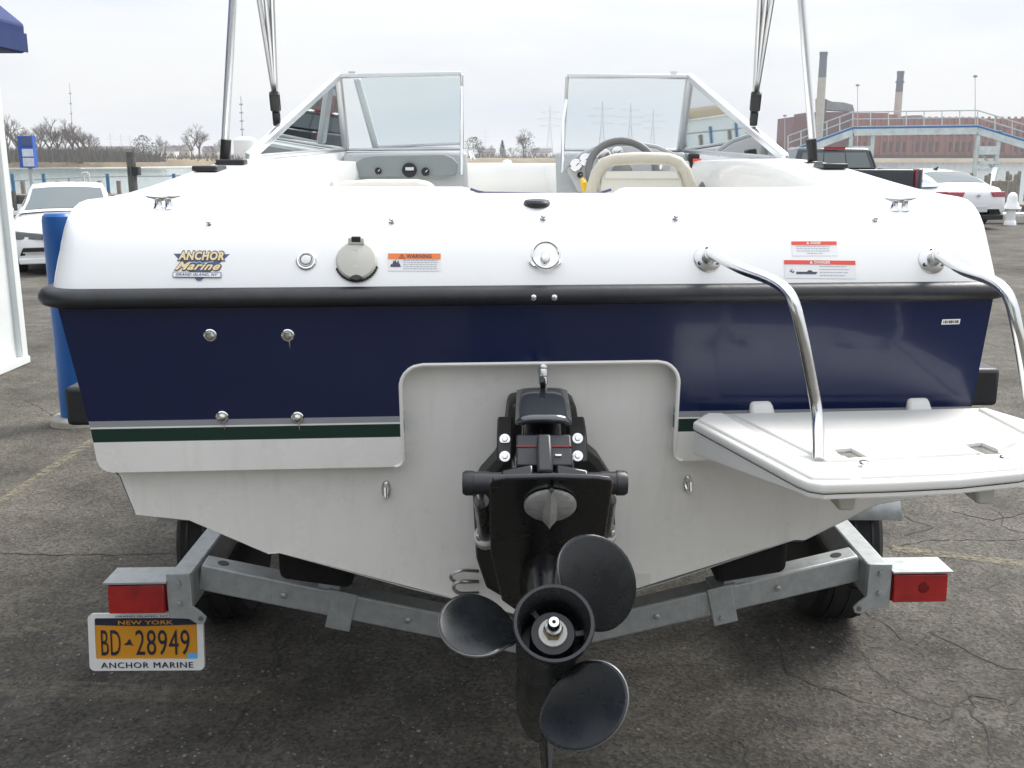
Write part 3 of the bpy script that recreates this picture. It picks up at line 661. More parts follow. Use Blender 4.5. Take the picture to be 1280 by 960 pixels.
MB().box((q0.x + .004, YA - 3.75, (q0.z + q1.z) / 2 - .02), (.012, 7.52, .10)).build('valance', 'awning', wb)
# ------------------------------------------------------------------ unseen building added behind the viewer to block sky and shade the lot
mat('cladding', (0.20, 0.22, 0.25), 0.6, var=0.08, vscale=1.5); mat('rollerdoor', (0.32, 0.33, 0.34), 0.5, var=0.05)
ws = thing('shade_workshop', 'unseen grey clad building added behind the photographer to shade the lot and reflect in the hull', 'building', (-6, -6, 0))
WX0, WX1, WY, WH = -18.0, 1.6, -10.0, 4.2
MB().prism([(WX0, WY, 0), (WX1, WY, 0), (WX1, WY - 9, 0), (WX0, WY - 9, 0)], (0, 0, WH)).build('wall', 'cladding', ws)
MB().prism([(WX0 - .4, WY + .5, WH + .02), (WX0 - .4, WY - 4.5, WH + 1.8), (WX0 - .4, WY - 9.5, WH + .02)], (WX1 - WX0 + .8, 0, 0)).build('roof', 'houseroof', ws)
for k in range(24):
    xx = WX0 + .4 + k * .82; MB().box((xx, WY + .02, WH / 2), (.06, .06, WH - .1)).build('cladding_rib', 'cladding', ws)
for xx in (-13.5, -8.5, -2.2):
    d_ = MB().box((xx, WY + .06, 1.8), (3.2, .06, 3.6)).build('roller_door', 'rollerdoor', ws)
    for k in range(9): MB().box((xx, WY + .10, .2 + k * .4), (3.1, .03, .06)).build('slat', 'rollerdoor', d_)
for xx in (-5.4, .6):
    MB().box((xx, WY + .06, 1.7), (1.2, .08, 1.1)).build('window', 'carglass', ws)
# ------------------------------------------------------------------ blue bollard
bb = G(88, 528); bb.x += .05
bo = thing('bollard', 'blue sleeved steel bollard on a concrete footing beside the boat', 'bollard', (bb.x, bb.y, 0))
r_ = .098
zt = P(68, 266, bb.y).z
MB().lathe((bb.x, bb.y, 0), (0, 0, 1), [(r_, .03), (r_, zt - .17), (r_ * 1.015, zt - .165), (r_ * 1.015, zt - .05), (r_ * .97, zt - .02), (r_ * .8, zt - .003), (.01, zt)], 32).build('sleeve', 'bollardblue', bo)
MB().lathe((bb.x, bb.y, 0), (0, 0, 1), [(.165, 0), (.16, .035), (.145, .05), (.01, .05)], 24).build('footing', 'concrete', bo)

# ------------------------------------------------------------------ cars (local: +y forward)
def wheel(parent, x, y, r, wd):
    t_ = MB().lathe((x - wd / 2, y, r), (1, 0, 0), [(r * .62, 0), (r * .93, .0), (r, .03), (r, wd - .03), (r * .93, wd), (r * .62, wd)], 24).build('tyre', 'tyre', parent)
    s_ = 1 if x > 0 else -1; m_ = MB()
    m_.lathe((x, y, r), (s_, 0, 0), [(.01, wd * .40), (.06, wd * .40), (r * .25, wd * .30), (r * .62, wd * .42), (r * .64, wd * .2)], 20, cap=False)
    for k in range(5):
        a = k * 2 * math.pi / 5; d = V((0, math.cos(a), math.sin(a))); q = V((x + s_ * wd * .42, y, r)); m_.bar(q + d * .03, q + d * r * .6, .06, .05, up=(1, 0, 0))
    m_.build('rim', 'alu', t_)
def sedan(name, label, front):
    e = thing(name, label, 'car'); b = MB(); rows = []
    st = [(-2.36, .66, .50, .72, .80), (-2.33, .76, .38, .80, .93), (-2.22, .83, .27, .87, 1.03), (-1.95, .88, .22, .91, 1.07), (-1.3, .905, .20, .93, 1.04), (-.4, .91, .20, .93, 1.0), (.5, .91, .20, .92, .97), (1.15, .905, .20, .90, .97), (1.7, .89, .21, .83, .90), (2.1, .85, .22, .75, .81), (2.27, .77, .23, .70, .74), (2.34, .66, .28, .62, .66)]
    for y, w_, lo, sh, top in st:
        half = [(w_ * .90, lo), (w_ * .985, lo + .10), (w_, (lo + sh) / 2), (w_ * .985, sh - .06), (w_ * .93, sh + .01), (w_ * .78, top - .015), (w_ * .4, top + .015)]
        rows.append([V((-x, y, z)) for x, z in half] + [V((0, y, top + .025))] + [V((x, y, z)) for x, z in reversed(half)])
    b.grid(rows); b.poly(rows[0]); b.poly(rows[-1]); b.build('body', 'carwhite', e, sharp=50)
    g_ = MB(); rows = []
    gs = [(-1.85, .74, 1.04, .70, 1.06), (-1.45, .79, 1.02, .64, 1.24), (-1.0, .82, 1.0, .60, 1.37), (-.4, .84, .98, .585, 1.44), (.1, .845, .97, .59, 1.435), (.35, .84, .96, .60, 1.39), (.8, .82, .955, .66, 1.17), (1.2, .80, .94, .76, .975)]
    for y, wb_, zb, wr, zr in gs:
        rows.append([V((-wb_, y, zb)), V((-(wb_ * .3 + wr * .7), y, zb * .3 + zr * .7 - .02)), V((-wr, y, zr)), V((-wr * .5, y, zr + .025)), V((0, y, zr + .03)), V((wr * .5, y, zr + .025)), V((wr, y, zr)), V((wb_ * .3 + wr * .7, y, zb * .3 + zr * .7 - .02)), V((wb_, y, zb))])
    g_.grid(rows); g_.build('cabin', 'carwhite', e, sharp=60)
    def lerprow(y):
        for (a, b2) in zip(gs[:-1], gs[1:]):
            if a[0] <= y <= b2[0]:
                f = (y - a[0]) / (b2[0] - a[0]); return [p + (q - p) * f for p, q in zip(a, b2)]
    def glass_strip(ys, nm):
        rr = []
        for y in ys:
            _, wb_, zb, wr, zr = lerprow(y); k = .93
            rr.append([V((-wr * k, y, zr + .012)), V((-wr * .5, y, zr + .035)), V((0, y, zr + .041)), V((wr * .5, y, zr + .035)), V((wr * k, y, zr + .012))])
        MB().grid(rr).build(nm, 'carglass', e)
    glass_strip([.42, .6, .8, 1.0, 1.12], 'windshield'); glass_strip([-1.72, -1.45, -1.2, -1.02], 'rear_window')
    for s_ in (-1, 1):
        for ya, yb in ((-1.25, -.32), (-.24, .62)):
            rr = []
            for i in range(5):
                y = ya + (yb - ya) * i / 4; _, wb_, zb, wr, zr = lerprow(y); lo, hi = .12, .66
                rr.append([V((s_ * (wb_ + (wb_ * .3 + wr * .7 - wb_) * f / .7 * .98 + .012), y, zb + (zb * .3 + zr * .7 - .02 - zb) * f / .7)) for f in (lo, hi)])
            MB().grid(rr).build('side_window', 'carglass', e)
        m_ = MB().ell((s_ * 1.0, .72, 1.02), (.12, .07, .075)); m_.box((s_ * .88, .74, .98), (.12, .04, .03)); m_.build('mirror', 'carwhite', e)
        MB().ell((s_ * 1.0, .70, .975), (.11, .065, .04)).build('mirror_base', 'cardark', e)
        wheel(e, s_ * .80, 1.42, .32, .20); wheel(e, s_ * .80, -1.35, .32, .20)
        # headlight, tail light
        MB().hexa([(s_ * .36, 2.385, .60), (s_ * .76, 2.31, .60), (s_ * .86, 2.10, .63), (s_ * .36, 2.20, .60), (s_ * .36, 2.37, .69), (s_ * .77, 2.29, .735), (s_ * .87, 2.08, .76), (s_ * .36, 2.2, .70)]).build('headlight', 'headlamp', e, bev=.015)
        MB().hexa([(s_ * .40, -2.385, .80), (s_ * .76, -2.35, .80), (s_ * .885, -2.05, .82), (s_ * .44, -2.2, .80), (s_ * .34, -2.375, .93), (s_ * .76, -2.32, .93), (s_ * .885, -2.02, .92), (s_ * .44, -2.2, .93)]).build('tail_light', 'tailred', e, bev=.015)
    MB().box((0, 2.365, .645), (.72, .06, .085)).build('grille', 'cardark', e, bev=.01)
    MB().hexa([(-.74, 2.33, .34), (.74, 2.33, .34), (.66, 2.1, .34), (-.66, 2.1, .34), (-.68, 2.365, .47), (.68, 2.365, .47), (.6, 2.2, .47), (-.6, 2.2, .47)]).build('lower_intake', 'cardark', e, bev=.015)
    MB().box((0, 2.365, .39), (1.36, .02, .022)).build('intake_bar', 'alu', e)
    MB().box((0, 2.26, .25), (1.5, .2, .10)).build('front_lip', 'carwhite', e, bev=.02)
    MB().box((0, -2.30, .30), (1.45, .16, .13)).build('rear_diffuser', 'cardark', e, bev=.02)
    MB().box((0, -2.365, .50), (.56, .03, .15)).build('plate_recess', 'dashlight', e, bev=.01)
    MB().lathe((0, -2.385, .84), (0, -1, 0), [(.05, 0), (.05, .012), (.01, .014)], 16).build('badge', 'chrome', e)
    MB().hexa([(-.02, -.75, 1.43), (.02, -.75, 1.43), (.02, -.6, 1.45), (-.02, -.6, 1.45), (-.006, -.8, 1.52), (.006, -.8, 1.52), (.006, -.77, 1.52), (-.006, -.77, 1.52)]).build('antenna_fin', 'cardark', e)
    return e
c1 = sedan('parked_car', 'white sedan seen from the front behind the blue bollard', True)
a = P(84, 300, 17.0); c1.rotation_euler.z = R(180 + 21); c1.location = (a.x - 2.35 * math.sin(R(21)), 17.0 + 2.35 * math.cos(R(21)), -.27)
c2 = sedan('parked_car', 'white sedan seen from behind, parked right of the dark pickup', False)
a = P(1221, 255, 24.0); c2.rotation_euler.z = R(13); c2.scale = (1, 1, .93); c2.location = (a.x - 2.35 * math.sin(R(13)), 24.0 + 2.35 * math.cos(R(13)), 0)
def pickup():
    e = thing('pickup_truck', 'dark grey pickup truck with closed tailgate beyond the boat', 'truck')
    for s_ in (-1, 1):
        MB().box((s_ * .93, -1.7, .98), (.12, 2.2, .88)).build('bed_side', 'truckgrey', e, bev=.04)
        MB().box((s_ * .93, -2.72, 1.22), (.14, .12, .40)).build('tail_light', 'tailred', e, bev=.02)
        wheel(e, s_ * .88, -1.75, .40, .26); wheel(e, s_ * .88, 1.75, .40, .26)
        MB().hexa([(s_ * .93, -.48, 1.42), (s_ * .95, .9, 1.42), (s_ * .93, .9, 1.42), (s_ * .9, -.48, 1.42), (s_ * .80, -.38, 1.78), (s_ * .80, .55, 1.78), (s_ * .78, .55, 1.78), (s_ * .78, -.38, 1.78)]).build('side_window', 'carglass', e)
        MB().box((s_ * 1.1, .8, 1.45), (.18, .1, .24)).build('mirror', 'cardark', e, bev=.03)
        MB().box((s_ * .72, 2.86, .98), (.36, .06, .26)).build('headlight', 'headlamp', e, bev=.03)
    MB().box((0, -2.72, 1.08), (1.66, .10, .66)).build('tailgate', 'truckgrey', e, bev=.03)
    MB().box((0, -2.80, .60), (1.9, .18, .2)).build('rear_bumper', 'alu', e, bev=.04)
    MB().box((0, -1.7, .75), (1.76, 2.1, .1)).build('bed_floor', 'cardark', e)
    MB().box((0, -2.775, 1.26), (.22, .02, .07)).build('tailgate_handle', 'cardark', e)
    m_ = MB()   # pale shield-shaped emblem with a split
    for s_ in (-1, 1): m_.prism([(s_ * .02, -2.775, 1.12), (s_ * .13, -2.775, 1.12), (s_ * .11, -2.775, .98), (s_ * .03, -2.775, .93)], (0, -.012, 0))
    m_.build('emblem', 'platewhite', e)
    MB().hexa([(-.97, -.5, .55), (.97, -.5, .55), (.97, 2.85, .55), (-.97, 2.85, .55), (-.95, -.5, 1.38), (.95, -.5, 1.38), (.93, 2.8, 1.18), (-.93, 2.8, 1.18)]).build('body', 'truckgrey', e, bev=.07)
    MB().hexa([(-.94, -.5, 1.36), (.94, -.5, 1.36), (.93, 1.2, 1.34), (-.93, 1.2, 1.34), (-.78, -.36, 1.84), (.78, -.36, 1.84), (.76, .5, 1.86), (-.76, .5, 1.86)]).build('cab', 'truckgrey', e, bev=.06)
    for xa, xb in ((-.78, -.27), (-.25, .25), (.27, .78)):
        MB().hexa([(xa, -.515, 1.42), (xb, -.515, 1.42), (xb, -.48, 1.42), (xa, -.48, 1.42), (xa * .88, -.41, 1.74), (xb * .88, -.41, 1.74), (xb * .88, -.36, 1.74), (xa * .88, -.36, 1.74)]).build('rear_window', 'carglass', e)
    MB().hexa([(-.86, 1.23, 1.36), (.86, 1.23, 1.36), (.74, .54, 1.82), (-.74, .54, 1.82), (-.85, 1.25, 1.37), (.85, 1.25, 1.37), (.73, .57, 1.83), (-.73, .57, 1.83)]).build('windshield', 'carglass', e)
    MB().box((0, -.40, 1.83), (.46, .05, .06)).build('brake_light', 'red', e)
    return e
pk = pickup(); pk.location = (7.0, 20.5 + 2.72, 0); pk.rotation_euler.z = R(1)

# ================================================================== BOAT
boat = thing('motorboat', 'white and navy runabout motorboat on a trailer seen from its stern', 'boat', (0.03, 4.6, 0))
def ax(y): return XC - (y - Y0) * 0.02
HWT = [(2.2, 1.045), (2.6, 1.05), (3.4, 1.055), (4.4, 1.04), (5.2, .97), (5.8, .86), (6.4, .68), (6.9, .45), (7.2, .25), (7.4, .0)]
def interp(tb, y):
    if y <= tb[0][0]: return tb[0][1]
    for (a, va), (b_, vb) in zip(tb[:-1], tb[1:]):
        if y <= b_: return va + (vb - va) * (y - a) / (b_ - a)
    return tb[-1][1]
def hw(y): return interp(HWT, y)
def skew(x, y): return SK * (x - XC) * max(0, min(1, (4.2 - y) / 2.0))
def sheer(y):
    f = max(0, min(1, (y - 2.35) / 1.35)); f = f * f * (3 - 2 * f); return .085 * f - .012 * max(0, y - 3.8)
# plan outline, stern centre -> starboard corner -> bow, and mirrored
def half_outline():
    pts = []; rc = .085; w0 = hw(Y0)
    for i in range(14): pts.append((w0 * i / 14 * (1 - rc / w0) , Y0, 0, -1))
    for i in range(7):
        a = -math.pi / 2 + math.pi / 2 * i / 6; pts.append((w0 - rc + rc * math.cos(a), Y0 + rc + rc * math.sin(a), math.cos(a), math.sin(a)))
    ys = [2.4, 2.55, 2.7, 2.72, 2.9, 3.1, 3.3, 3.5, 3.7, 3.9, 4.1, 4.3, 4.5, 4.7, 4.9, 5.1, 5.3, 5.5, 5.7, 5.9, 6.1, 6.3, 6.5, 6.7, 6.85, 7.0, 7.1, 7.2, 7.28, 7.34, 7.4]
    for y in ys:
        dx = (hw(min(7.4, y + .05)) - hw(y - .05)) / .1; n = V((1, -dx, 0)).normalized(); pts.append((hw(y), y, n.x, n.y))
    return pts
HO = half_outline()
OUT = [(ax(y) + x, y + skew(ax(y) + x, y), nx, ny, y) for x, y, nx, ny in HO] + [(ax(y) - x, y + skew(ax(y) - x, y), -nx, ny, y) for x, y, nx, ny in reversed(HO[1:-1])]
PROF = [(-.006, 1.366), (.0, 1.385), (.010, 1.410), (.024, 1.440), (.040, 1.470), (.060, 1.498), (.085, 1.522), (.114, 1.540), (.150, 1.552), (.19, 1.557), (.25, 1.559), (.32, 1.559)]
def sidew(x, y):
    f = max(0, min(1, (abs(x - ax(y)) - .42) / .36)); return f * f * (3 - 2 * f)
def inner_xy(gap=0.0):
    r = []
    for x, y, nx, ny, yb in OUT:
        f = max(0, (yb - Y0) / 5.2); yi = 2.74 - gap + f * (4.05 + 2 * gap) + (skew(x, yb) * .3 if yb < 3 else 0)
        h_ = max(.03, hw(yi) - .27 + gap); sx = (x - ax(yb)) / max(1e-6, hw(yb)) if yb < 7.39 else 0
        r.append((ax(yi) + sx * h_, yi))
    return r
INN = inner_xy()
def ring(d, z):
    r = []
    for (x, y, nx, ny, yb), (xi, yi) in zip(OUT, INN):
        ln = math.hypot(xi - x, yi - y); f = min(.97, d * (.55 * abs(nx) + abs(ny) * (1 if abs(nx) < .99 else .55)) / max(.05, ln)) if yb < 6.3 else min(.97, d * .55 / max(.05, ln))
        X, Yq = x + (xi - x) * f, y + (yi - y) * f
        r.append(V((X, Yq, z + sheer(Yq) * sidew(X, Yq))))
    return r
def inner(z, gap=0.0, sh=True):
    return [V((x, y, z + (sheer(y) * (sidew(x, y) if y < 4.6 else 1) if sh else 0))) for x, y in inner_xy(gap)]
dk = MB(); rows = [ring(d, z) for d, z in PROF]
rows += [inner(1.558, .02), inner(1.553, .0), inner(1.50, -.012), inner(1.40, .01), inner(1.2, .06)]
dk.grid(rows, True)
dk.build('deck', 'gelcoat', boat, sharp=50)
MB().poly(inner(.95, .08, False)).build('cockpit_floor', 'offwhite', boat)
MB().grid([inner(1.2, .06), inner(.95, .08, False)], True).build('cockpit_liner', 'offwhite', boat)
from mathutils.bvhtree import BVHTree
DK = BVHTree.FromPolygons([tuple(p) for p in dk.v], dk.f)
def hit(px, py):
    for k in range(40):
        r_ = DK.ray_cast(V((0, 0, H)), ray(px, py + k * .7).normalized())
        if r_[0] is not None and r_[3] < 6: return r_[0]
    return P(px, py, 2.5)
def F(px, py):     # hit of the stern deck face
    d = ray(px, py); best = None
    for (d0, z0), (d1, z1) in zip(PROF[:-1], PROF[1:]):
        # solve along profile: Y = Y0 + SK(x-XC) + dd(z)
        k = (d1 - d0) / (z1 - z0) if abs(z1 - z0) > 1e-6 else 0
        t_ = (Y0 - SK * XC + d0 + k * (H - z0)) / (d.y - SK * d.x - k * d.z); z = H + d.z * t_
        if z0 - 1e-4 <= z <= z1 + 1e-4: return V((d.x * t_, d.y * t_, z)), V((SK, -1, k)).normalized()
    return P(px, py, Y0 + .1), V((0, -1, 0))
def surf_frame(o, n, eps=.002, rot=0):
    u = V((1, SK, 0)).normalized(); u = (u - n * u.dot(n)).normalized(); v = n.cross(u)
    if v.z < 0: v = -v
    c_, s_ = math.cos(rot), math.sin(rot); u2 = u * c_ + v * s_; v2 = v * c_ - u * s_
    return lambda a, b: o + n * eps + u2 * a + v2 * b
PXM = 2.18 / 1280        # metres per pixel on the stern face
# rub rail
rr_prof = [(-.01, .020), (.012, .021), (.026, .015), (.033, .004), (.033, -.006), (.026, -.016), (.012, -.021), (-.012, -.020)]
rail = MB(); rows = []
for d, z in rr_prof:
    rows.append([V((x + nx * d, y + ny * d, ZR + z + sheer(yb) * .9)) for x, y, nx, ny, yb in OUT])
rail.grid(rows, True); ro = rail.build('rub_rail', 'rubber', boat, sharp=60)
MB().box(F(682, 366)[0] + V((0, -.030, -.012)), (.0025, .02, .044)).build('joint', 'blackplastic', ro)
for px in (667, 693):
    p = P(px, 372, Y0 - .033); MB().lathe(p, (0, -1, 0), [(.0065, -.004), (.0065, .001), (.004, .004), (.001, .0045)], 12).build('screw', 'chrome', ro)
# hull sides and bottom, lofted from the stern outline
ZG0, ZG1, ZG2, ZG3, ZL = 1.087, 1.073, 1.069, 1.038, .966
def LT(z): return .022 * max(0, min(1, (1.36 - z) / .3))
def hull_pt(side, y, row):
    # rows: (z at stern, half width factor offset)
    f = max(0, (y - 2.2) / 5.2); g_ = max(0, (y - 4.6) / 2.8); g2 = g_ * g_
    sec = [(1.345, .030), (1.2, .036), (ZG0, .040), (ZG1, .0405), (ZG2, .041), (ZG3, .042), (1.0, .044), (ZL, .048), (.94, .072), (.845, .095), (.828, .215), (.736, .39), (.738, .415), (.63, .73), (.537, 1.045)]
    z, off = sec[row]; w0 = hw(y); s_ = w0 / 1.045
    z2 = z + sheer(y) * .6 * max(0, (z - .8) / .55) + g2 * (.62 if row >= 14 else .5 * max(0, (1.345 - z) / .8))
    x = max(0, 1.045 - off) * s_ * (1 - g_ * .25 * min(1, off * 2)); 
    yy = y + (ZR - z) * RK * max(0, (3.4 - y) / 1.2 if y > 2.2 else 1)
    X = ax(y) + side * x + (LT(z) if side < 0 else 0)
    return V((X, yy + skew(X, y) - (0), z2))
hyn = [2.2499, 2.45, 2.8, 3.2, 3.7, 4.2, 4.7, 5.2, 5.7, 6.1, 6.5, 6.8, 7.05, 7.22, 7.33, 7.395]
hl = MB(); MI = [0, 0, 1, 2, 3, 2, 2, 2, 2, 2, 2, 2, 2, 2]
for side in (-1, 1):
    for row in range(14):
        hl.mi = MI[row]; hl.grid([[hull_pt(side, y, row) for y in hyn], [hull_pt(side, y, row + 1) for y in hyn]])
hl.build('hull', ['navy', 'stripe_grey', 'hullwhite', 'green'], boat, sharp=28)
# inner transom (drive recess and lower transom)
ti = .05
low = MB(); secs = [(1.33, 1.0), (1.1, 1.0), (.966, .985), (.94, .972), (.845, .949), (.828, .83), (.736, .655), (.738, .63), (.537, 0)]
def tp(x, z, off=0): return V((x, YT(x, z, off), z))
cols = [-1, -.9, -.7, -.5, -.3, -.1, .1, .3, .5, .7, .9, 1]
zs = [1.33, 1.2, 1.1, 1.0, .966, .94, .9, .86, .82]
wz = [(.537, 0), (.726, .655), (.80, .83), (.82, .949), (.94, .972), (.966, .985), (1.1, 1.0), (1.4, 1.0)]
low.poly([tp(XC + s_ * x + (LT(z) if s_ < 0 else 0), z, ti) for s_, sec in ((1, secs), (-1, list(reversed(secs[:-1])))) for z, x in sec])
lo_ = low.build('lower_transom', 'hullwhite', boat, smooth=False)
# outer transom block with the drive cut-out
nL, nR, nT = T(502, 520).x, T(846, 520).x, T(675, 454).z; nrc = .05
def notch(z, side):
    base = nL if side < 0 else nR
    e_ = z - (nT - nrc)
    k = 0 if e_ <= 0 else nrc - math.sqrt(max(0, nrc * nrc - e_ * e_))
    rb = .018; e2 = (ZL + rb) - z
    k2 = 0 if e2 <= 0 else -(rb - math.sqrt(max(0, rb * rb - e2 * e2)))
    return base - side * (k + k2) if side > 0 else base + (k + k2)
def outer(z, side):
    rb = .03; e2 = (ZL + rb) - z; k = 0 if e2 <= 0 else rb - math.sqrt(max(0, rb * rb - e2 * e2))
    return XC + side * (1.045 - .030 - .018 * (1.36 - z) / .4 - k) + (LT(z) if side < 0 else 0)
zlow = [ZL, ZL + .003, ZL + .008, ZL + .015, ZL + .03, 1.0, ZG3, ZG2, ZG1, ZG0, nT - nrc, nT - .042, nT - .03, nT - .02, nT - .01, nT - .004, nT]
zhigh = [nT, 1.24, 1.29, 1.345]
def zmat(z): return 0 if z > ZG0 - 1e-6 else 1 if z > ZG1 - 1e-6 else 2 if z > ZG2 - 1e-6 else 3 if z > ZG3 - 1e-6 else 2
ob = MB()
for z0, z1 in zip(zlow[:-1], zlow[1:]):
    ob.mi = zmat(z0)
    for side in (-1, 1):
        ob.grid([[tp(outer(z, side) + (notch(z, side) - outer(z, side)) * k / 6, z) for k in range(7)] for z in (z0, z1)])
        ob.grid([[tp(outer(z, side), z), tp(outer(z, side), z, ti)] for z in (z0, z1)])
        om = ob.mi; ob.mi = 2 if om == 0 else om
        ob.grid([[tp(notch(z, side), z), tp(notch(z, side), z, ti)] for z in (z0, z1)]); ob.mi = om
for z0, z1 in zip(zhigh[:-1], zhigh[1:]):
    ob.mi = 0
    def rowx(z):
        a, b_, c_, d_ = outer(z, -1), notch(nT, -1), notch(nT, 1), outer(z, 1)
        return [a + (b_ - a) * k / 6 for k in range(6)] + [b_ + (c_ - b_) * k / 6 for k in range(6)] + [c_ + (d_ - c_) * k / 6 for k in range(7)]
    ob.grid([[tp(x, z) for x in rowx(z)] for z in (z0, z1)])
    for side in (-1, 1): ob.grid([[tp(outer(z, side), z), tp(outer(z, side), z, ti)] for z in (z0, z1)])
ob.mi = 2; b_, c_ = notch(nT, -1), notch(nT, 1)
ob.grid([[tp(b_ + (c_ - b_) * k / 6, nT) for k in range(7)], [tp(b_ + (c_ - b_) * k / 6, nT, ti) for k in range(7)]])
for side in (-1, 1):
    ob.grid([[tp(outer(ZL, side) + (notch(ZL, side) - outer(ZL, side)) * k / 6, ZL, o_2) for k in range(7)] for o_2 in (0, ti)])
otr = ob.build('transom', ['navy', 'stripe_grey', 'hullwhite', 'green'], boat, sharp=30)
bead = [tp(notch(z, -1), z, .001) for z in zlow] + [tp(b_ + (c_ - b_) * k / 6, nT, .001) for k in range(1, 6)] + [tp(notch(z, 1), z, .001) for z in reversed(zlow)]
MB().tube(bead, .0045, 6).build('recess_trim', 'hullwhite', otr)
# transom bolts
TN = V((SK, -1, -RK)).normalized()
for i, (px, py) in enumerate([(263, 419), (360, 419), (278, 521), (372, 522)]):
    p = T(px, py); m_ = MB().lathe(p, TN, [(.014, -.002), (.014, .002), (.012, .0035), (.0115, .0035)], 20).build('washer', 'chrome', otr)
    MB().lathe(p + TN * .003, TN, [(.0095, 0), (.009, .005), (.006, .008), (.001, .009)], 6 if i < 2 else 14).build('bolt', 'steel', m_)
    if i >= 1: MB().prism([p + TN * .0012 + V((.001, 0, -.012)), p + TN * .0012 + V((.004, 0, -.013)), p + TN * .0012 + V((.003, .001, -.03))], TN * .0006).build('chip', 'stripe_grey', otr)
# hull number sticker
o_ = T(1188, 402); fr_ = surf_frame(o_, TN, .0015, R(1)); MB().poly([fr_(-.021, -.006), fr_(.021, -.006), fr_(.022, .006), fr_(-.020, .006)]).build('hull_number_label', 'sticker_white', otr)
m_ = MB(); put_text(m_, 'HULL', surf_frame(o_, TN, .0022, R(1)), -.017, -.0035, .035, .007); m_.build('lettering', 'blackplastic', otr)
# transom tie-down eyes
for px, py in ((483, 611), (859, 604)):
    p = T(px, py, ti); e = MB().prism([surf_frame(p, TN, 0)(.011 * math.cos(k * .52), .024 * math.sin(k * .52)) for k in range(12)], TN * .005).build('eye_plate', 'chrome', lo_)
    f_ = surf_frame(p, TN, .004); MB().tube([f_(.0, .015) , f_(.0, .012) + TN * .02, f_(0.0, -.005) + TN * .026, f_(.0, -.014) + TN * .012, f_(0, -.016)], .0045, 8).build('eye', 'chrome', lo_)
p = T(800, 724, ti); fr_ = surf_frame(p, TN, .001, R(3)); MB().prism([fr_(-.026, -.018), fr_(.026, -.014), fr_(.026, .014), fr_(-.026, .016)], TN * .0012).build('faded_label', 'offwhite', lo_)
MB().tube(smooth_path([T(598, 714, ti - .02), T(577, 713, ti - .03), T(564, 719, ti - .03), T(570, 727, ti - .02), T(598, 727, ti - .01)]), .0045, 8).build('cable', 'steel', lo_)
MB().tube(smooth_path([T(598, 727, ti - .03), T(575, 727, ti - .045), T(567, 733, ti - .045), T(574, 741, ti - .04), T(598, 741, ti - .02)]), .0045, 8).build('cable', 'steel', lo_)

# ---- fittings on the stern deck face
for px, py in [(262, 281), (490, 278), (679, 274), (844, 274), (1093, 276)]:
    p, n = F(px, py); s_ = MB().lathe(p, n, [(.0075, -.002), (.0075, .002), (.0055, .004), (.0045, .008), (.006, .010), (.004, .0125), (.001, .013)], 14).build('snap_stud', 'chrome', boat)
def side_stud(px, py, Y):
    p = P(px, py, Y); MB().ell(p, (.010, .010, .008)).build('snap_stud', 'chrome', boat)
side_stud(101, 277, 2.28); side_stud(1220, 271, 2.42)
# anchor decal
o_, n = F(251, 331); k = PXM
f1, f2, f3 = surf_frame(o_, n, .0015, R(-1)), surf_frame(o_, n, .0025, R(-1)), surf_frame(o_, n, .0033, R(-1)); f4 = surf_frame(o_, n, .004, R(-1))
dec = MB().poly([f1(-34 * k, 14 * k), f1(35 * k, 14 * k), f1(1 * k, -21 * k), f1(-3 * k, -21 * k)]).build('dealer_decal', 'decalblue', boat)
m_ = MB(); put_text(m_, 'ANCHORb', f2, -29 * k, 4 * k, 59 * k, 14.5 * k); put_text(m_, 'Marineb', f2, -32 * k, -8.6 * k, 58 * k, 13 * k); m_.build('lettering_edge', 'decaledge', dec)
m_ = MB(); put_text(m_, 'ANCHOR', f3, -27.5 * k, 5.4 * k, 56 * k, 11.6 * k); put_text(m_, 'Marine', f3, -30.5 * k, -7.4 * k, 55 * k, 10.6 * k); m_.build('lettering', 'gold', dec)
m_ = MB(); path_ = [(-14, 2), (-8, 3.5), (-4, 2.2), (-1, 4.2), (2, 1.8), (8, 3.2), (16, 4)]
for (a, b_), (c_, d_) in zip(path_[:-1], path_[1:]): m_.poly([f3(a * k, b_ * k), f3(c_ * k, d_ * k), f3(c_ * k, (d_ - 1) * k), f3(a * k, (b_ - 1) * k)])
m_.build('wave_mark', 'lightblue', dec)
MB().poly([f3(-33 * k, -10.2 * k), f3(26 * k, -10.2 * k), f3(26 * k, -17.2 * k), f3(-33 * k, -17.2 * k)]).build('banner_edge', 'decalblue', dec)
MB().poly([f4(-32.2 * k, -11 * k), f4(25.2 * k, -11 * k), f4(25.2 * k, -16.4 * k), f4(-32.2 * k, -16.4 * k)]).build('banner', 'sticker_white', dec)
m_ = MB(); put_text(m_, 'GRAND', surf_frame(o_, n, .0048, R(-1)), -29 * k, -15.6 * k, 51 * k, 3.8 * k); m_.build('lettering', 'printdark', dec)
# drain / switch button
p, n = F(383, 326); b0 = MB().lathe(p, n, [(.022, -.003), (.022, .003), (.019, .006), (.016, .006), (.0155, .004)], 28).build('vent_button', 'chrome', boat)
MB().lathe(p, n, [(.0165, .003), (.0145, .008), (.0135, .008), (.013, .0055), (.01, .0095), (.003, .011), (.001, .011)], 24).build('button_cap', 'steel', b0)
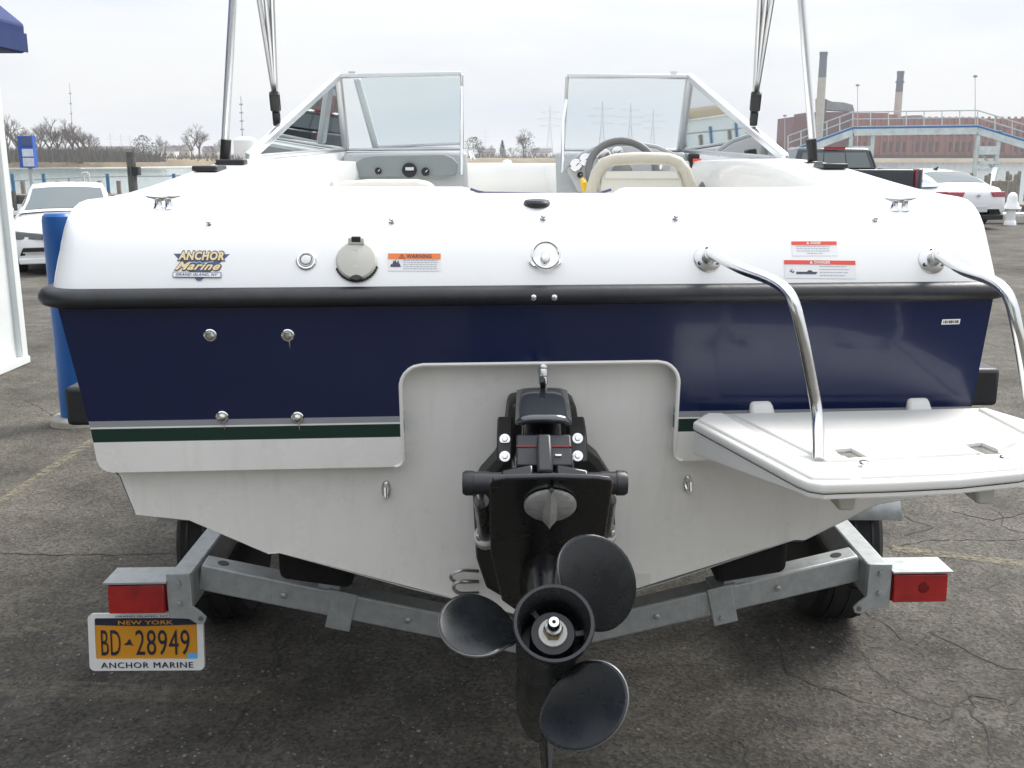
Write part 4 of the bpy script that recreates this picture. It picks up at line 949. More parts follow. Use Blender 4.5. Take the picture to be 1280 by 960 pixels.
# fuel filler cap
p, n = F(446, 327); u = V((1, SK, 0)).normalized(); vv = n.cross(u); vv = vv if vv.z > 0 else -vv; r_ = .044
fc = MB().lathe(p, n, [(r_, -.004), (r_ * 1.0, .006), (r_ * .96, .010), (r_ * .9, .013), (r_ * .5, .0165), (.001, .0175)], 40).build('fuel_cap', 'beigecap', boat)
for k_ in range(18):
    a = R(-20 - k_ * 8); q = p + u * r_ * math.cos(a) + vv * r_ * math.sin(a) + n * .004; MB().ell(q, (.004, .004, .004), nu=6, nv=4).build('grip_notch', 'drivematte', fc)
MB().box(p + vv * .042 + n * .012, (.034, .016, .016)).build('hinge', 'beigecap', fc, bev=.003)
MB().box(p + vv * .044 + n * .0175, (.020, .010, .012)).build('hinge_pin', 'driveplastic', fc, bev=.002)
MB().prism([p - vv * r_ * .98 + n * .009 + u * a + vv * b_ for a, b_ in [(-.014, .002), (-.008, .007), (.0, .009), (.008, .007), (.014, .002), (.0, -.003)]], n * .006).build('latch', 'driveplastic', fc)
fr_ = surf_frame(p, n, .0163); m_ = MB()      # raised pump symbol on the cap
for a in [[(-.006, .004), (-.006, .020), (.003, .020), (.003, .004), (-.006, .004)], [(.003, .006), (.007, .006), (.007, .016), (.003, .018)], [(-.004, -.018), (-.002, -.014), (.003, -.014), (.004, -.018)]]:
    m_.tube([fr_(*q) for q in a], .0008, 4)
m_.build('pump_symbol', 'offwhite', fc)
# stickers
def sticker(px, py, wpx, hpx, rot, head, hm, key, icon, two=False, body=None):
    o_, n = F(px, py); k = PXM; f1 = surf_frame(o_, n, .0012, rot); f2 = surf_frame(o_, n, .002, rot); f3 = surf_frame(o_, n, .0028, rot); W, Hh = wpx / 2 * k, hpx / 2 * k
    s_ = MB().poly([f1(-W, -Hh), f1(W, -Hh), f1(W, Hh), f1(-W, Hh)]).build('warning_label', 'sticker_white', boat)
    hh = head * k; MB().poly([f2(-W, Hh - hh), f2(W, Hh - hh), f2(W, Hh), f2(-W, Hh)]).build('header_band', hm, s_)
    tm = 'printdark' if hm == 'warnorange' else 'sticker_white'; m_ = MB(); tw = W * (.95 if hm == 'warnorange' else .45)
    x0 = -W * .30 if hm == 'warnorange' else -W * .16
    put_text(m_, key, f3, x0, Hh - hh * .84, tw, hh * .68); m_.build('lettering', tm, s_)
    tx = x0 - hh * .75; m_ = MB()
    if hm == 'warnorange': m_.tube([f3(tx - hh * .5, Hh - hh * .85), f3(tx + hh * .5, Hh - hh * .85), f3(tx, Hh - hh * .15)], .0006, 4, closed=True); m_.poly([f3(tx - .0005, Hh - hh * .75), f3(tx + .0005, Hh - hh * .75), f3(tx + .0007, Hh - hh * .4), f3(tx - .0007, Hh - hh * .4)])
    else: m_.poly([f3(tx - hh * .4, Hh - hh * .82), f3(tx + hh * .4, Hh - hh * .82), f3(tx, Hh - hh * .15)])
    m_.build('alert_triangle', tm, s_)
    rnd = random.Random(int(px)); m_ = MB(); x0 = -W * .42 if icon == 1 else (-W * .02 if icon == 2 else -W * .8); n_l = 5 if icon == 1 else 4
    for r0 in range(n_l):
        yy = Hh - hh - (2 * Hh - hh) * (r0 + .7) / (n_l + .6); x = x0
        if icon == 0 and r0 == 3: x = -W * .35
        end = W * (.92 if icon else .8) * (rnd.uniform(.75, 1) if not (icon == 0 and r0 == 3) else .45)
        while x < end:
            l_ = rnd.uniform(.0025, .008); m_.poly([f2(x, yy), f2(min(end, x + l_), yy), f2(min(end, x + l_), yy + .0016), f2(x, yy + .0016)]); x += l_ + .0015
    m_.build('fine_print', 'printgrey', s_)
    if icon == 1:
        c_ = -W * .72; b_ = -Hh * .55; m_ = MB(); pts = [(-9, 0), (-7, 4), (-5, 3.5), (-3, 9), (-1, 7), (1, 10), (2, 5), (5, 9), (6, 5), (8, 3), (9, 0)]
        m_.poly([f2(c_ + a * k * .75, b_ + q * k) for a, q in pts]); m_.build('pictogram', 'printdark', s_)
    if icon == 2:
        m_ = MB(); c_ = -W * .38; b_ = -Hh * .45; m_.poly([f2(c_ + a * k, b_ + q * k) for a, q in [(-14, -1), (12, -1), (14, 2), (8, 2), (6, 4), (2, 4), (0, 2), (-14, 2)]])
        m_.tube([f2(c_ - 19 * k, b_ + 5 * k), f2(c_ - 22 * k, b_ + 3 * k), f2(c_ - 18 * k, b_ + 1 * k), f2(c_ - 17 * k, b_ + 3 * k)], .0012, 4); m_.build('pictogram', 'printdark', s_)
    return s_
sticker(518, 328, 66, 23, R(-.6), 7.5, 'warnorange', 'WARNING', 1)
sticker(1018, 311, 60, 20, R(-.3), 5, 'dangerred', 'DANGER', 0)
sticker(1025, 337, 94, 24, R(-1), 5.5, 'dangerred', 'DANGER', 2)
# tow ring
p, n = F(681, 325); u = V((1, SK, 0)).normalized(); vv = n.cross(u); vv = vv if vv.z > 0 else -vv
tb = MB().prism([p + u * (.036 * math.cos(a * .314)) + vv * (.014 * math.sin(a * .314) - .006) for a in range(20)], n * .006).build('tow_ring_base', 'chrome', boat, bev=.002)
MB().lathe(p, n, [(.012, 0), (.011, .018), (.008, .024), (.001, .026)], 14).build('ring_post', 'chrome', tb)
MB().tube([p + n * .022 + vv * .004 + u * (.029 * math.cos(k_ * .2618)) + (vv * .96 + n * .2) * (.029 * math.sin(k_ * .2618)) for k_ in range(24)], .0042, 8, closed=True).build('ring', 'chrome', tb)
# cleats
def cleat(px, py):
    c_ = hit(px, py); e = MB()
    for s_ in (-1, 1): e.lathe(c_ + V((s_ * .0115, 0, -.004)), (0, 0, 1), [(.012, 0), (.0095, .006), (.0085, .016), (.009, .022)], 14)
    e.tube([c_ + V((-.036, -.004, .024)), c_ + V((-.02, 0, .022)), c_ + V((0, 0, .021)), c_ + V((.02, 0, .022)), c_ + V((.036, .004, .024))], [.004, .0075, .0085, .0075, .004], 10)
    e.build('cleat', 'chrome', boat)
cleat(205, 259); cleat(1124, 261)
# stern light socket
p = hit(671, 255); MB().lathe(p, (0, -.05, 1), [(.030, -.004), (.030, .004), (.026, .009), (.010, .011), (.001, .011)], 24).build('stern_light_socket', 'driveplastic', boat)
p = P(290, 252, 2.5)
# aft seat backs and pads rising above the stern deck
def pad(x0, x1, y0, y1, z0, z1, nm, m_, r=.04):
    return MB().hexa([(x0, y0, z0), (x1, y0, z0), (x1, y1, z0), (x0, y1, z0), (x0 + .02, y0, z1), (x1 - .02, y0, z1), (x1 - .02, y1, z1), (x0 + .02, y1, z1)]).build(nm, m_, boat, bev=r, seg=4)
pad(-.74, -.075, 2.72, 2.84, 1.40, 1.572, 'aft_backrest', 'gelcoat'); pad(.245, .84, 2.72, 2.84, 1.40, 1.570, 'aft_backrest', 'gelcoat')
MB().tube([P(588, 236, 2.76), P(596, 239, 2.76), P(606, 241, 2.76), P(700, 242.5, 2.76), P(748, 242, 2.76), P(756, 239.5, 2.76), P(764, 237, 2.76)], .0035, 8).build('edge_piping', 'piping', boat)
MB().box((.08, 2.82, 1.52), (.34, .1, .06)).build('engine_hatch', 'gelcoat', boat, bev=.015)
# gunwale pads and canopy frame
def ring_pad(px, py, Y, nm='deck_hinge'):
    c_ = hit(px, py) + V((0, 0, .006)); MB().box(c_, (.075, .11, .016)).build(nm, 'blackplastic', boat, bev=.005)
ring_pad(262, 213, 3.2); ring_pad(1038, 210, 3.3); MB().box(hit(290, 206) + V((0, 0, .008)), (.09, .05, .018)).build('deck_hinge', 'blackplastic', boat, bev=.005)
def canopy(bx_, by_, tx, ty, Y, bund, by2, tops, Y2):
    b_ = hit(bx_, by_); Y = b_.y; t_ = P(tx, ty, Y - .05); dirv = (t_ - b_); top = b_ + dirv * 2.2
    MB().tube([b_ + V((0, 0, .03)), top], .0125, 14).build('canopy_pole', 'polealu', boat)
    MB().tube([b_ + dirv.normalized() * .005, b_ + dirv.normalized() * .075], .017, 12).build('pole_socket', 'blackplastic', boat)
    MB().box(b_ + V((0, 0, -.004)), (.05, .06, .012)).build('pole_foot', 'blackplastic', boat, bev=.003)
    b2 = P(bund, by2, Y2)
    for tx2 in tops:
        q = P(tx2, 0, Y2 - .35); d = q - b2; MB().tube([b2 + V((0, 0, .05)), b2 + d * 1.9], .0095, 10).build('canopy_bow', 'alu', boat)
    d = (P(tops[1], 0, Y2 - .35) - b2).normalized()
    MB().bar(b2 + d * -.02, b2 + d * .045, .03, .03).build('bow_hinge', 'blackplastic', boat, bev=.005); MB().bar(b2 + d * .05, b2 + d * .13, .04, .028).build('bow_strap', 'blackplastic', boat, bev=.006)
    return top
ta = canopy(281, 204, 292, 0, 3.35, 346, 150, (323, 332, 340), 4.15)
tb_ = canopy(1016, 203, 1001, 0, 3.40, 942, 150, (950, 958, 966), 4.15)
MB().tube([ta, ta.lerp(tb_, .5) + V((0, 0, .12)), tb_], .0125, 10).build('canopy_crossbar', 'polealu', boat)
# ---- windscreen
def frame_bar(a, b_, r, m_='alu', nm='windscreen_frame'): return MB().bar(a, b_, r * 1.1, r * 1.6, up=(0, -1, .2)).build(nm, m_, boat, bev=r * .3)
YB0, YB1 = 5.10, 4.92
L = dict(bo=P(433, 187, YB0), to=P(423, 95, YB1), ti=P(577, 92, YB1), bi=P(578, 186, YB0), we=P(310, 197, 3.80))
Rr = dict(bo=P(850, 188, YB0), to=P(862, 96, YB1), ti=P(709, 95, YB1), bi=P(704, 187, YB0), we=P(983, 199, 3.85))
for D, nm in ((L, 'port'), (Rr, 'starboard')):
    MB().add([D['bo'], D['bi'], D['ti'], D['to']], [(0, 1, 2, 3)]).build('windscreen_pane', 'glass', boat)
    MB().add([D['bo'], D['to'], D['we']], [(0, 1, 2)]).build('wing_pane', 'glass', boat)
    frame_bar(D['bo'], D['to'], .028); frame_bar(D['to'], D['ti'], .017); frame_bar(D['ti'], D['bi'], .014); frame_bar(D['bi'], D['bo'], .013)
    frame_bar(D['to'], D['we'], .024, 'polealu'); frame_bar(D['we'], D['bo'], .012)
    gk = (D['bo'] - D['to']).normalized(); frame_bar(D['to'] + V((-.022 if D is L else .022, -.02, -.07)), D['bo'] + V((-.022 if D is L else .022, -.02, .01)), .012, 'blackplastic', 'pane_gasket')
# folded-back centre pane
q = [P(446, 97, 5.0), P(574, 97, 5.0), P(575, 179, 5.08), P(470, 184, 5.12)]
MB().add(q, [(0, 1, 2, 3)]).build('centre_pane', 'glass', boat); frame_bar(q[0], q[3], .030, 'dashlight', 'centre_pane_frame'); frame_bar(q[3], q[2], .012, 'dashlight', 'centre_pane_frame')
MB().tube([P(577, 108, 4.9), P(577, 150, 4.86), P(577, 219, 4.80)], .008, 10).build('windscreen_strut', 'chrome', boat)
MB().tube([P(708, 125, 4.9), P(704, 150, 4.86), P(703, 216, 4.80)], .008, 10).build('windscreen_strut', 'chrome', boat)
MB().box(P(440, 91, 4.92), (.03, .02, .012)).build('frame_clip', 'chrome', boat); MB().box(P(842, 91, 4.92), (.03, .02, .012)).build('frame_clip', 'chrome', boat)
# cowl under the windscreen and consoles
def cowl(D, s_):
    a, b_, we = D['bo'], D['bi'], D['we']; xo = ax(5) + s_ * .93
    m_ = MB(); up = V((0, 0, -.012))
    f0 = [we + up, a + up, b_ + up]; g0 = [V((ax(3.8) + s_ * .99, 3.8, 1.60)), V((xo, 5.2, 1.62)), V((b_.x, 5.6, 1.60))]
    low = [V((we.x, 3.82, 1.30)), V((a.x - s_ * .02, 4.82, 1.30)), V((b_.x, 4.82, 1.30))]
    m_.grid([g0, f0]); m_.build('cowl', 'gelcoat', boat)
    m_ = MB(); fA = [we + V((0, 0, -.012)), we.lerp(a, .5) + V((0, 0, -.012)), a + V((0, 0, -.012))]; lo2 = [V((we.x - s_ * .04, 3.8, 1.45)), V(((we.x + a.x) / 2 - s_ * .02, 4.4, 1.45)), V((a.x - s_ * .02, 5.0, 1.45))]
    m_.grid([fA, lo2]); m_.build('coaming', 'gelcoat', boat)
cowl(L, -1); cowl(Rr, 1)
# port console
MB().hexa([P(425, 250, 4.85), P(586, 250, 4.85), P(586, 250, 5.3), P(425, 250, 5.3), P(430, 191, 4.92), P(584, 189, 4.92), P(584, 189, 5.3), P(430, 191, 5.3)]).build('port_console', 'dashgrey', boat, bev=.02, seg=3)
def dash_poly(pts, Y, nm, m_, th=.012): return MB().prism([P(x, y, Y) for x, y in pts], (0, -th, 0)).build(nm, m_, boat, bev=.004)
dp = dash_poly([(441, 212), (445, 203), (455, 197), (470, 194.5), (555, 193), (566, 197), (573, 205), (570, 219), (560, 220), (450, 222), (443, 219)], 4.86, 'glovebox_panel', 'dashpanel')
def gauge(px, py, Y, rpx, par, face='gauge', rim='blackplastic'):
    c_ = P(px, py, Y); r_ = rpx / 1280 * Y; g_ = MB().lathe(c_, (0, -1, .2), [(r_, 0), (r_, .010), (r_ * .85, .012), (r_ * .84, .008)], 24).build('gauge_bezel', rim, par)
    MB().lathe(c_, (0, -1, .2), [(r_ * .86, .0), (r_ * .86, .0075), (.001, .0078)], 24).build('gauge_face', face, g_)
    MB().bar(c_ + V((0, -.0095, 0)), c_ + V((r_ * .5, -.0095, r_ * .45)), .002, .003).build('needle', 'sticker_white' if face == 'gauge' else 'blackplastic', g_)
gauge(473, 214, 4.84, 4, dp); gauge(512, 213, 4.84, 9, dp); gauge(532, 215, 4.84, 5, dp)
MB().box(P(512, 211, 4.82), (.038, .004, .014)).build('display', 'gaugeface', dp)
# helm console
MB().hexa([P(696, 250, 4.85), P(862, 250, 4.85), P(862, 250, 5.3), P(696, 250, 5.3), P(694, 190, 4.95), P(858, 190, 4.95), P(858, 190, 5.3), P(694, 190, 5.3)]).build('helm_console', 'dashgrey', boat, bev=.02, seg=3)
hp_ = dash_poly([(708, 213), (715, 204), (728, 194), (746, 187), (770, 183), (795, 182), (820, 186), (838, 194), (850, 206), (853, 216), (848, 240), (722, 240), (716, 226)], 4.86, 'instrument_panel', 'dashlight')
MB().tube([P(x, y, 4.86) for x, y in [(706, 214), (714, 203), (728, 193), (746, 185), (770, 181), (795, 180), (820, 184), (840, 193), (852, 206)]], .012, 8).build('instrument_hood', 'dashgrey', hp_)
for px, py, r_ in ((720, 207, 7.5), (732, 200, 7.5), (755, 196, 9), (772, 191, 7), (822, 208, 6)): gauge(px, py, 4.84, r_, hp_, 'gaugeface', 'chrome')
for px, py in ((725, 219, ), (735, 220)): gauge(px, py, 4.84, 3.5, hp_, 'gauge', 'blackplastic')
sw = MB(); c_ = P(778, 214, 4.62); rW = .150
n = V((0, -1, .55)).normalized(); u = V((1, 0, 0)); vv = n.cross(u); vv = vv if vv.z > 0 else -vv
wh = sw.tube([c_ + u * (rW * math.cos(k_ * math.pi / 16)) + vv * (rW * math.sin(k_ * math.pi / 16)) for k_ in range(32)], .0165, 10, closed=True).build('steering_wheel', 'wheelgrey', boat)
for a in (R(200), R(340), R(90 + 180)): MB().bar(c_ + (u * math.cos(a) + vv * math.sin(a)) * .03 + n * -.02, c_ + (u * math.cos(a) + vv * math.sin(a)) * rW, .04, .014, up=n).build('spoke', 'wheelgrey', wh)
MB().lathe(c_ - n * .03, n, [(.05, 0), (.045, .03), (.02, .04), (.001, .041)], 20).build('wheel_hub', 'wheelgrey', wh)
MB().tube([c_ - n * .03, c_ - n * .2], .025, 10).build('steering_column', 'blackplastic', wh)
# helm seat: padded arch with recessed back
YSH = 4.2; arch = [(738, 250), (740, 236), (746, 216), (755, 204), (768, 199.5), (800, 197.5), (835, 198.5), (848, 203), (857, 215), (864, 236), (867, 250)]
hs = MB().tube([P(x, y, YSH) for x, y in arch], .024, 12).build('helm_seat', 'vinyltan', boat)
MB().prism([P(x, y, YSH - .004) for x, y in [(748, 252), (752, 216), (851, 216), (858, 252)]], (0, .05, 0)).build('seat_panel', 'vinyl', hs, bev=.008)
MB().prism([P(x, y, YSH - .012) for x, y in [(757, 214), (846, 214), (850, 224), (755, 224)]], (0, .02, 0)).build('seat_band', 'vinyl', hs, bev=.005)
MB().box(P(802, 262, YSH + .15), (.46, .4, .12)).build('seat_cushion', 'vinyl', hs, bev=.03)
MB().box(P(802, 300, YSH + .15), (.3, .3, .25)).build('seat_base', 'offwhite', hs, bev=.02)
YSP = 3.9; ps_ = MB().prism([P(x, y, YSP) for x, y in [(414, 250), (416, 234), (426, 227), (460, 224.5), (520, 224.5), (538, 228), (545, 238), (546, 250)]], (0, .09, 0)).build('port_seat', 'vinyl', boat, bev=.02, seg=3)
MB().box(P(480, 270, YSP + .2), (.42, .4, .12)).build('seat_cushion', 'vinyl', ps_, bev=.03)
MB().box(P(480, 300, YSP + .2), (.3, .3, .25)).build('seat_base', 'offwhite', ps_, bev=.02)
# throttle
th = MB().bar(P(860, 197, 4.5), P(874, 197, 4.5), .03, .035).build('throttle', 'blackplastic', boat, bev=.006); MB().bar(P(863, 198, 4.5), P(871, 224, 4.5), .03, .02).build('lever', 'blackplastic', th, bev=.004)
MB().box(P(871, 200.5, 4.48), (.036, .02, .014)).build('kill_switch', 'dangerred', th)
MB().ell(P(879, 240, 4.3), (.022, .05, .045)).build('speaker', 'wheelgrey', boat)
kf = thing('key_float', 'yellow foam key float hanging from the ignition key', 'key float', P(730, 238, 4.75)); a = P(728, 224, 4.78)
MB().tube([a + V((0, 0, 0)), P(730, 230, 4.76), P(733, 242, 4.75)], [.010, .017, .015], 10).build('float', 'yellow', kf); MB().tube([P(726, 219, 4.80), a], .003, 6).build('cord', 'blackplastic', kf)
# bow: seat cushions and nav light
MB().box((-.02, 6.0, 1.18), (1.05, 1.2, .18)).build('bow_cushion', 'vinyl', boat, bev=.05, seg=3)
bl = P(634, 203, 7.0); MB().lathe(bl, (0, 0, 1), [(.035, -.02), (.035, .0), (.025, .015), (.001, .02)], 14).build('bow_light', 'polealu', boat)
MB().tube([P(588, 188, 5.4), P(592, 200, 5.4)], .012, 8).build('bow_grab', 'polealu', boat)
# side coaming pockets
MB().prism([P(x, y, 4.3) for x, y in [(362, 240), (380, 231), (405, 225), (418, 226), (416, 242)]], (0, .02, 0)).build('side_pocket', 'offwhite', boat, bev=.004)
# ---- swim platform (starboard)
pz = 1.09
def gp(px, py, z=pz): return G(px, py, z)
top_o = [gp(866, 527), gp(880, 517), gp(1228, 509.5)]
top_o += [V((1.15, 2.10, pz)), V((1.10, 1.90, pz)), gp(1278, 590), gp(1200, 598), gp(1120, 602), gp(1074, 603.5), gp(1030, 605), gp(1010, 602), gp(995, 596)]
sw_ = MB().prism([p - V((0, 0, .020)) for p in top_o], (0, 0, .020)).build('swim_platform', 'platform', boat, bev=.006, seg=3)
skirt = [V((p.x, p.y, pz - .0215)) + (V((XC + .72, 2.05, pz - .0215)) - V((p.x, p.y, pz - .0215))) * .012 for p in top_o]
MB().prism([p - V((0, 0, .008 if 4 <= i <= 11 else .050)) for i, p in enumerate(skirt)], (0, 0, .001)).build('platform_underside', 'platform', sw_)
m_ = MB(); lowr = [skirt[i] - V((0, 0, .0085 if 5 <= i <= 11 else .051)) for i in range(len(skirt))]
m_.grid([skirt, lowr], True); m_.build('platform_skirt', 'platform', sw_)
def groove(a, b_, wd, m_='offwhite'):
    return MB().bar(a, b_, wd, .0035).build('groove', m_, sw_)
# raised border strips leave the tread sunk
def ridge(pts, nm='tread_rib'): return MB().prism([V((p.x, p.y, pz - .004)) for p in pts], (0, 0, .010)).build(nm, 'platform', sw_, bev=.004)
ridge([gp(873, 527), gp(884, 519), gp(903, 519), gp(1018, 585), gp(1066, 586), gp(1066, 600), gp(1014, 600)], 'raised_border')
TREAD = ridge([gp(918, 520.5), gp(1215, 513), V((1.03, 1.99, pz)), V((.93, 1.90, pz)), gp(1072, 577), gp(1032, 578)], 'tread')
ridge([gp(1077, 581), V((.955, 1.885, pz)), V((1.01, 1.845, pz)), gp(1270, 588), gp(1190, 594), gp(1077, 599)], 'ladder_hatch')
ridge([gp(1222, 513), gp(1232, 512.5), V((1.125, 2.10, pz)), V((1.08, 1.91, pz)), V((1.06, 1.93, pz))], 'raised_border')
def finger_hole(px, py):
    c_ = G(px, py, pz + .006); 
    MB().prism([c_ + V((x, y, .0006)) for x, y in [(-.028, .022), (.022, .022), (.040, -.020), (-.010, -.020)]], (0, 0, .0008)).build('finger_recess', 'platform', sw_)
    MB().prism([c_ + V((x, y, .002)) for x, y in [(-.025, .019), (.018, .019), (.030, -.014), (-.008, -.014)]], (0, 0, .0008)).build('recess_opening', 'wheelgrey', sw_)
    MB().bar(c_ + V((-.006, .018, .003)), c_ + V((.000, -.006, .003)), .006, .004).build('latch_tab', 'beigecap', sw_)
for hole in ([(1042, 562), (1064, 560), (1085, 571), (1055, 573)], [(1206, 555.5), (1227, 553), (1253, 563.5), (1222, 565)]):
    cut = MB().prism([G(x, y, pz + .006) - V((0, 0, .036)) for x, y in hole], (0, 0, .06)).build('cutter', 'platform')
    for ob_ in (sw_, TREAD):
        bm_ = ob_.modifiers.new('cut', 'BOOLEAN'); bm_.operation = 'DIFFERENCE'; bm_.object = cut; bm_.solver = 'EXACT'
    bpy.context.view_layer.update(); dg = bpy.context.evaluated_depsgraph_get()
    for ob_ in (sw_, TREAD):
        nm_ = bpy.data.meshes.new_from_object(ob_.evaluated_get(dg)); ob_.modifiers.clear(); ob_.data = nm_; nm_.set_sharp_from_angle(angle=R(35))
    bpy.data.objects.remove(cut)
    c_ = (G(*hole[0], pz + .006) + G(*hole[2], pz + .006)) / 2; c_.z = pz
    MB().bar(c_ + V((-.010, .018, -.012)), c_ + V((-.002, -.014, -.012)), .007, .016).build('latch_tab', 'platform', sw_, bev=.002)
    MB().prism([V((q.x, q.y, pz)).lerp(c_, .12) - V((0, 0, .030)) for q in (G(*hole[1], pz + .006), G(*hole[2], pz + .006), G(*hole[3], pz + .006))], (0, 0, .004)).build('latch_plate', 'beigecap', sw_)
for px, py in ((1080, 579), (1256, 572)):
    MB().lathe(G(px, py, pz + .006), (0, 0, 1), [(.010, 0), (.009, .003), (.004, .005), (.001, .005)], 14).build('hinge_screw', 'chrome', sw_)
for px in (1058, 1232):
    c_ = P(px, 617 if px < 1100 else 609, 1.84); MB().hexa([c_ + V(q) for q in [(-.012, 0, -.035), (.018, 0, -.035), (.018, .06, -.035), (-.012, .06, -.035), (-.022, 0, .012), (.022, 0, .012), (.022, .06, .012), (-.022, .06, .012)]]).build('ladder_grip', 'beigecap', sw_, bev=.006)
for px, py in ((953, 503), (1148, 499)):
    b_ = T(px, 515); t_ = T(px - 4, py - 3, .0)
    MB().hexa([b_ + V((-.036, -.05, -.05)), b_ + V((.036, -.06, -.05)), b_ + V((.036, .02, -.05)), b_ + V((-.036, .02, -.05)),
               V((b_.x - .030, b_.y - .012, t_.z - .004)), V((b_.x + .018, b_.y - .012, t_.z - .004)), V((b_.x + .018, b_.y + .02, t_.z)), V((b_.x - .030, b_.y + .02, t_.z))]).build('mount_bracket', 'platform', sw_, bev=.008)
# hand rails from deck to platform
def grab_rail(px, py, mid, end):
    p, n = F(px, py); fl = MB().lathe(p, n, [(.030, -.003), (.030, .003), (.027, .006), (.017, .008), (.0145, .010), (.0142, .034), (.0125, .035)], 28).build('rail_flange', 'steel', boat)
    u = V((1, SK, 0)).normalized(); vv = n.cross(u)
    for a in (90, 210, 330): q = p + (u * math.cos(R(a)) + vv * math.sin(R(a))) * .022 + n * .0055; MB().lathe(q, n, [(.005, 0), (.0042, .002), (.001, .0015)], 10).build('screw', 'blackplastic', fl)
    MB().tube(smooth_path([p + n * .02, p + n * .035] + mid + [end]), .0115, 16).build('grab_rail', 'chrome', boat)
e1 = G(1023, 576, pz)
grab_rail(884, 324, [P(925, 335, 2.09), P(962, 349, 2.0), P(982, 362, 1.955), P(993, 381, 1.935), P(1003, 420, 1.93), P(1015, 480, 1.93), P(1021, 515, 1.925), P(1023, 545, 1.90)], e1)
grab_rail(1164, 326, [P(1203, 337, 2.15), P(1236, 349, 2.06), P(1254, 361, 2.015), P(1264, 379, 1.995), P(1273, 418, 1.985), P(1284, 480, 1.985), P(1291, 515, 1.98), P(1295, 545, 1.95)], G(1297, 563, pz))

# ---- sterndrive
TL = R(45); piv = V((.064, 2.20, 1.08))
XF = Matrix.Translation(piv) @ Matrix.Rotation(-TL, 4, 'X')
# drive frame: y forward, z up; tilting swings the lower unit aft and up
def gpoly(): return [(634, 488), (714, 488), (719, 520), (726, 545), (744, 560), (760, 585), (763, 640), (758, 690), (735, 735), (640, 735), (606, 715), (594, 680), (590, 600), (600, 580), (618, 560), (628, 540)]
dr = MB().prism([T(x, y, ti) for x, y in gpoly()], TN * .085).build('sterndrive', 'drivematte', boat, bev=.016, seg=3)
def D_(): return MB(XF)
def sect(pts_list): # loft of rectangular-ish rounded sections: (z, x half, y front, y rear)
    rows = []
    for z, hx, yf, yr in pts_list:
        r = []; cy_, hy = (yf + yr) / 2, abs(yf - yr) / 2
        for k_ in range(20):
            a = 2 * math.pi * k_ / 20; ca, sa = math.cos(a), math.sin(a); e_ = .45
            r.append(V((hx * math.copysign(abs(ca) ** e_, ca), cy_ + hy * math.copysign(abs(sa) ** e_, sa), z)))
        rows.append(r)
    return rows
m_ = D_(); r0 = sect([(.010, .030, .06, -.05), (.006, .040, .09, -.07), (-.005, .044, .10, -.085), (-.05, .045, .10, -.10), (-.12, .050, .10, -.125), (-.15, .066, .10, -.14), (-.25, .068, .10, -.15), (-.33, .060, .12, -.13), (-.385, .055, .13, -.12)])
m_.grid(r0, True); m_.poly(r0[0]); m_.poly(r0[-1]); m_.build('upper_housing', 'drive', dr)
# top rear cover: curved glossy visor
m_ = D_(); rows = []
for k_ in range(9):
    a = -1 + 2 * k_ / 8; b2 = .010 * (1 - a ** 4); rows.append([V((a * .050, -.03, .020)), V((a * .051, -.085 - b2, .018)), V((a * .052, -.098 - b2, .010)), V((a * .053, -.135 - b2, -.045)), V((a * .054, -.160 - b2 * 1.6, -.096)), V((a * .054, -.166 - b2 * 1.8, -.110))])
m_.grid(rows); rc = m_.build('rear_cover', 'drivegloss', dr); s_m = rc.modifiers.new('solid', 'SOLIDIFY'); s_m.thickness = .012; s_m.offset = 0
m_ = D_(); m_.hexa([(-.056, -.172, -.205), (.056, -.172, -.205), (.056, -.12, -.205), (-.056, -.12, -.205), (-.055, -.166, -.130), (.055, -.166, -.130), (.055, -.12, -.130), (-.055, -.12, -.130)]); m_.build('decal_panel', 'driveplastic', dr, bev=.004)
m_ = D_(); m_.hexa([(-.0555, -.1705, -.162), (.0555, -.1705, -.162), (.0555, -.16, -.162), (-.0555, -.16, -.162), (-.0555, -.1702, -.159), (.0555, -.1702, -.159), (.0555, -.16, -.159), (-.0555, -.16, -.159)]); m_.build('red_stripe', 'redshade', dr)
m_ = D_(); m_.hexa([(.022, -.1735, -.184), (.034, -.1735, -.184), (.034, -.16, -.184), (.022, -.16, -.184), (.021, -.173, -.180), (.034, -.173, -.180), (.034, -.16, -.180), (.021, -.16, -.180)]); m_.build('decal_mark', 'platewhite', dr)
m_ = D_(); m_.hexa([(-.016, -.205, -.235), (.016, -.205, -.235), (.016, -.15, -.235), (-.016, -.15, -.235), (-.0145, -.195, -.145), (.0145, -.195, -.145), (.0145, -.15, -.145), (-.0145, -.15, -.145)]); m_.build('rear_rib', 'driveplastic', dr, bev=.006)
# side brackets with bolts (on the hinge pins)
for x0, x1 in ((621, 641), (711, 734)):
    c_ = [P(x0, 545, 2.06), P(x1, 545, 2.06), P(x1 + (1 if x0 > 700 else -1), 578, 2.02), P(x0, 578, 2.02)]
    MB().prism(c_, V((0, .09, .02))).build('hinge_bracket', 'bracket', dr, bev=.004)
for px, py in ((631, 549), (631, 570.5), (722, 548), (722, 570)):
    p = P(px, py, 2.055 if py < 560 else 2.02); n = V((0, -1, .45)).normalized()
    wa = MB().lathe(p, n, [(.011, -.012), (.011, .002), (.001, .003)], 18).build('washer', 'chrome', dr); MB().lathe(p, n, [(.0065, 0), (.0065, .008), (.0055, .010), (.001, .0105)], 6).build('bolt', 'chrome', dr)
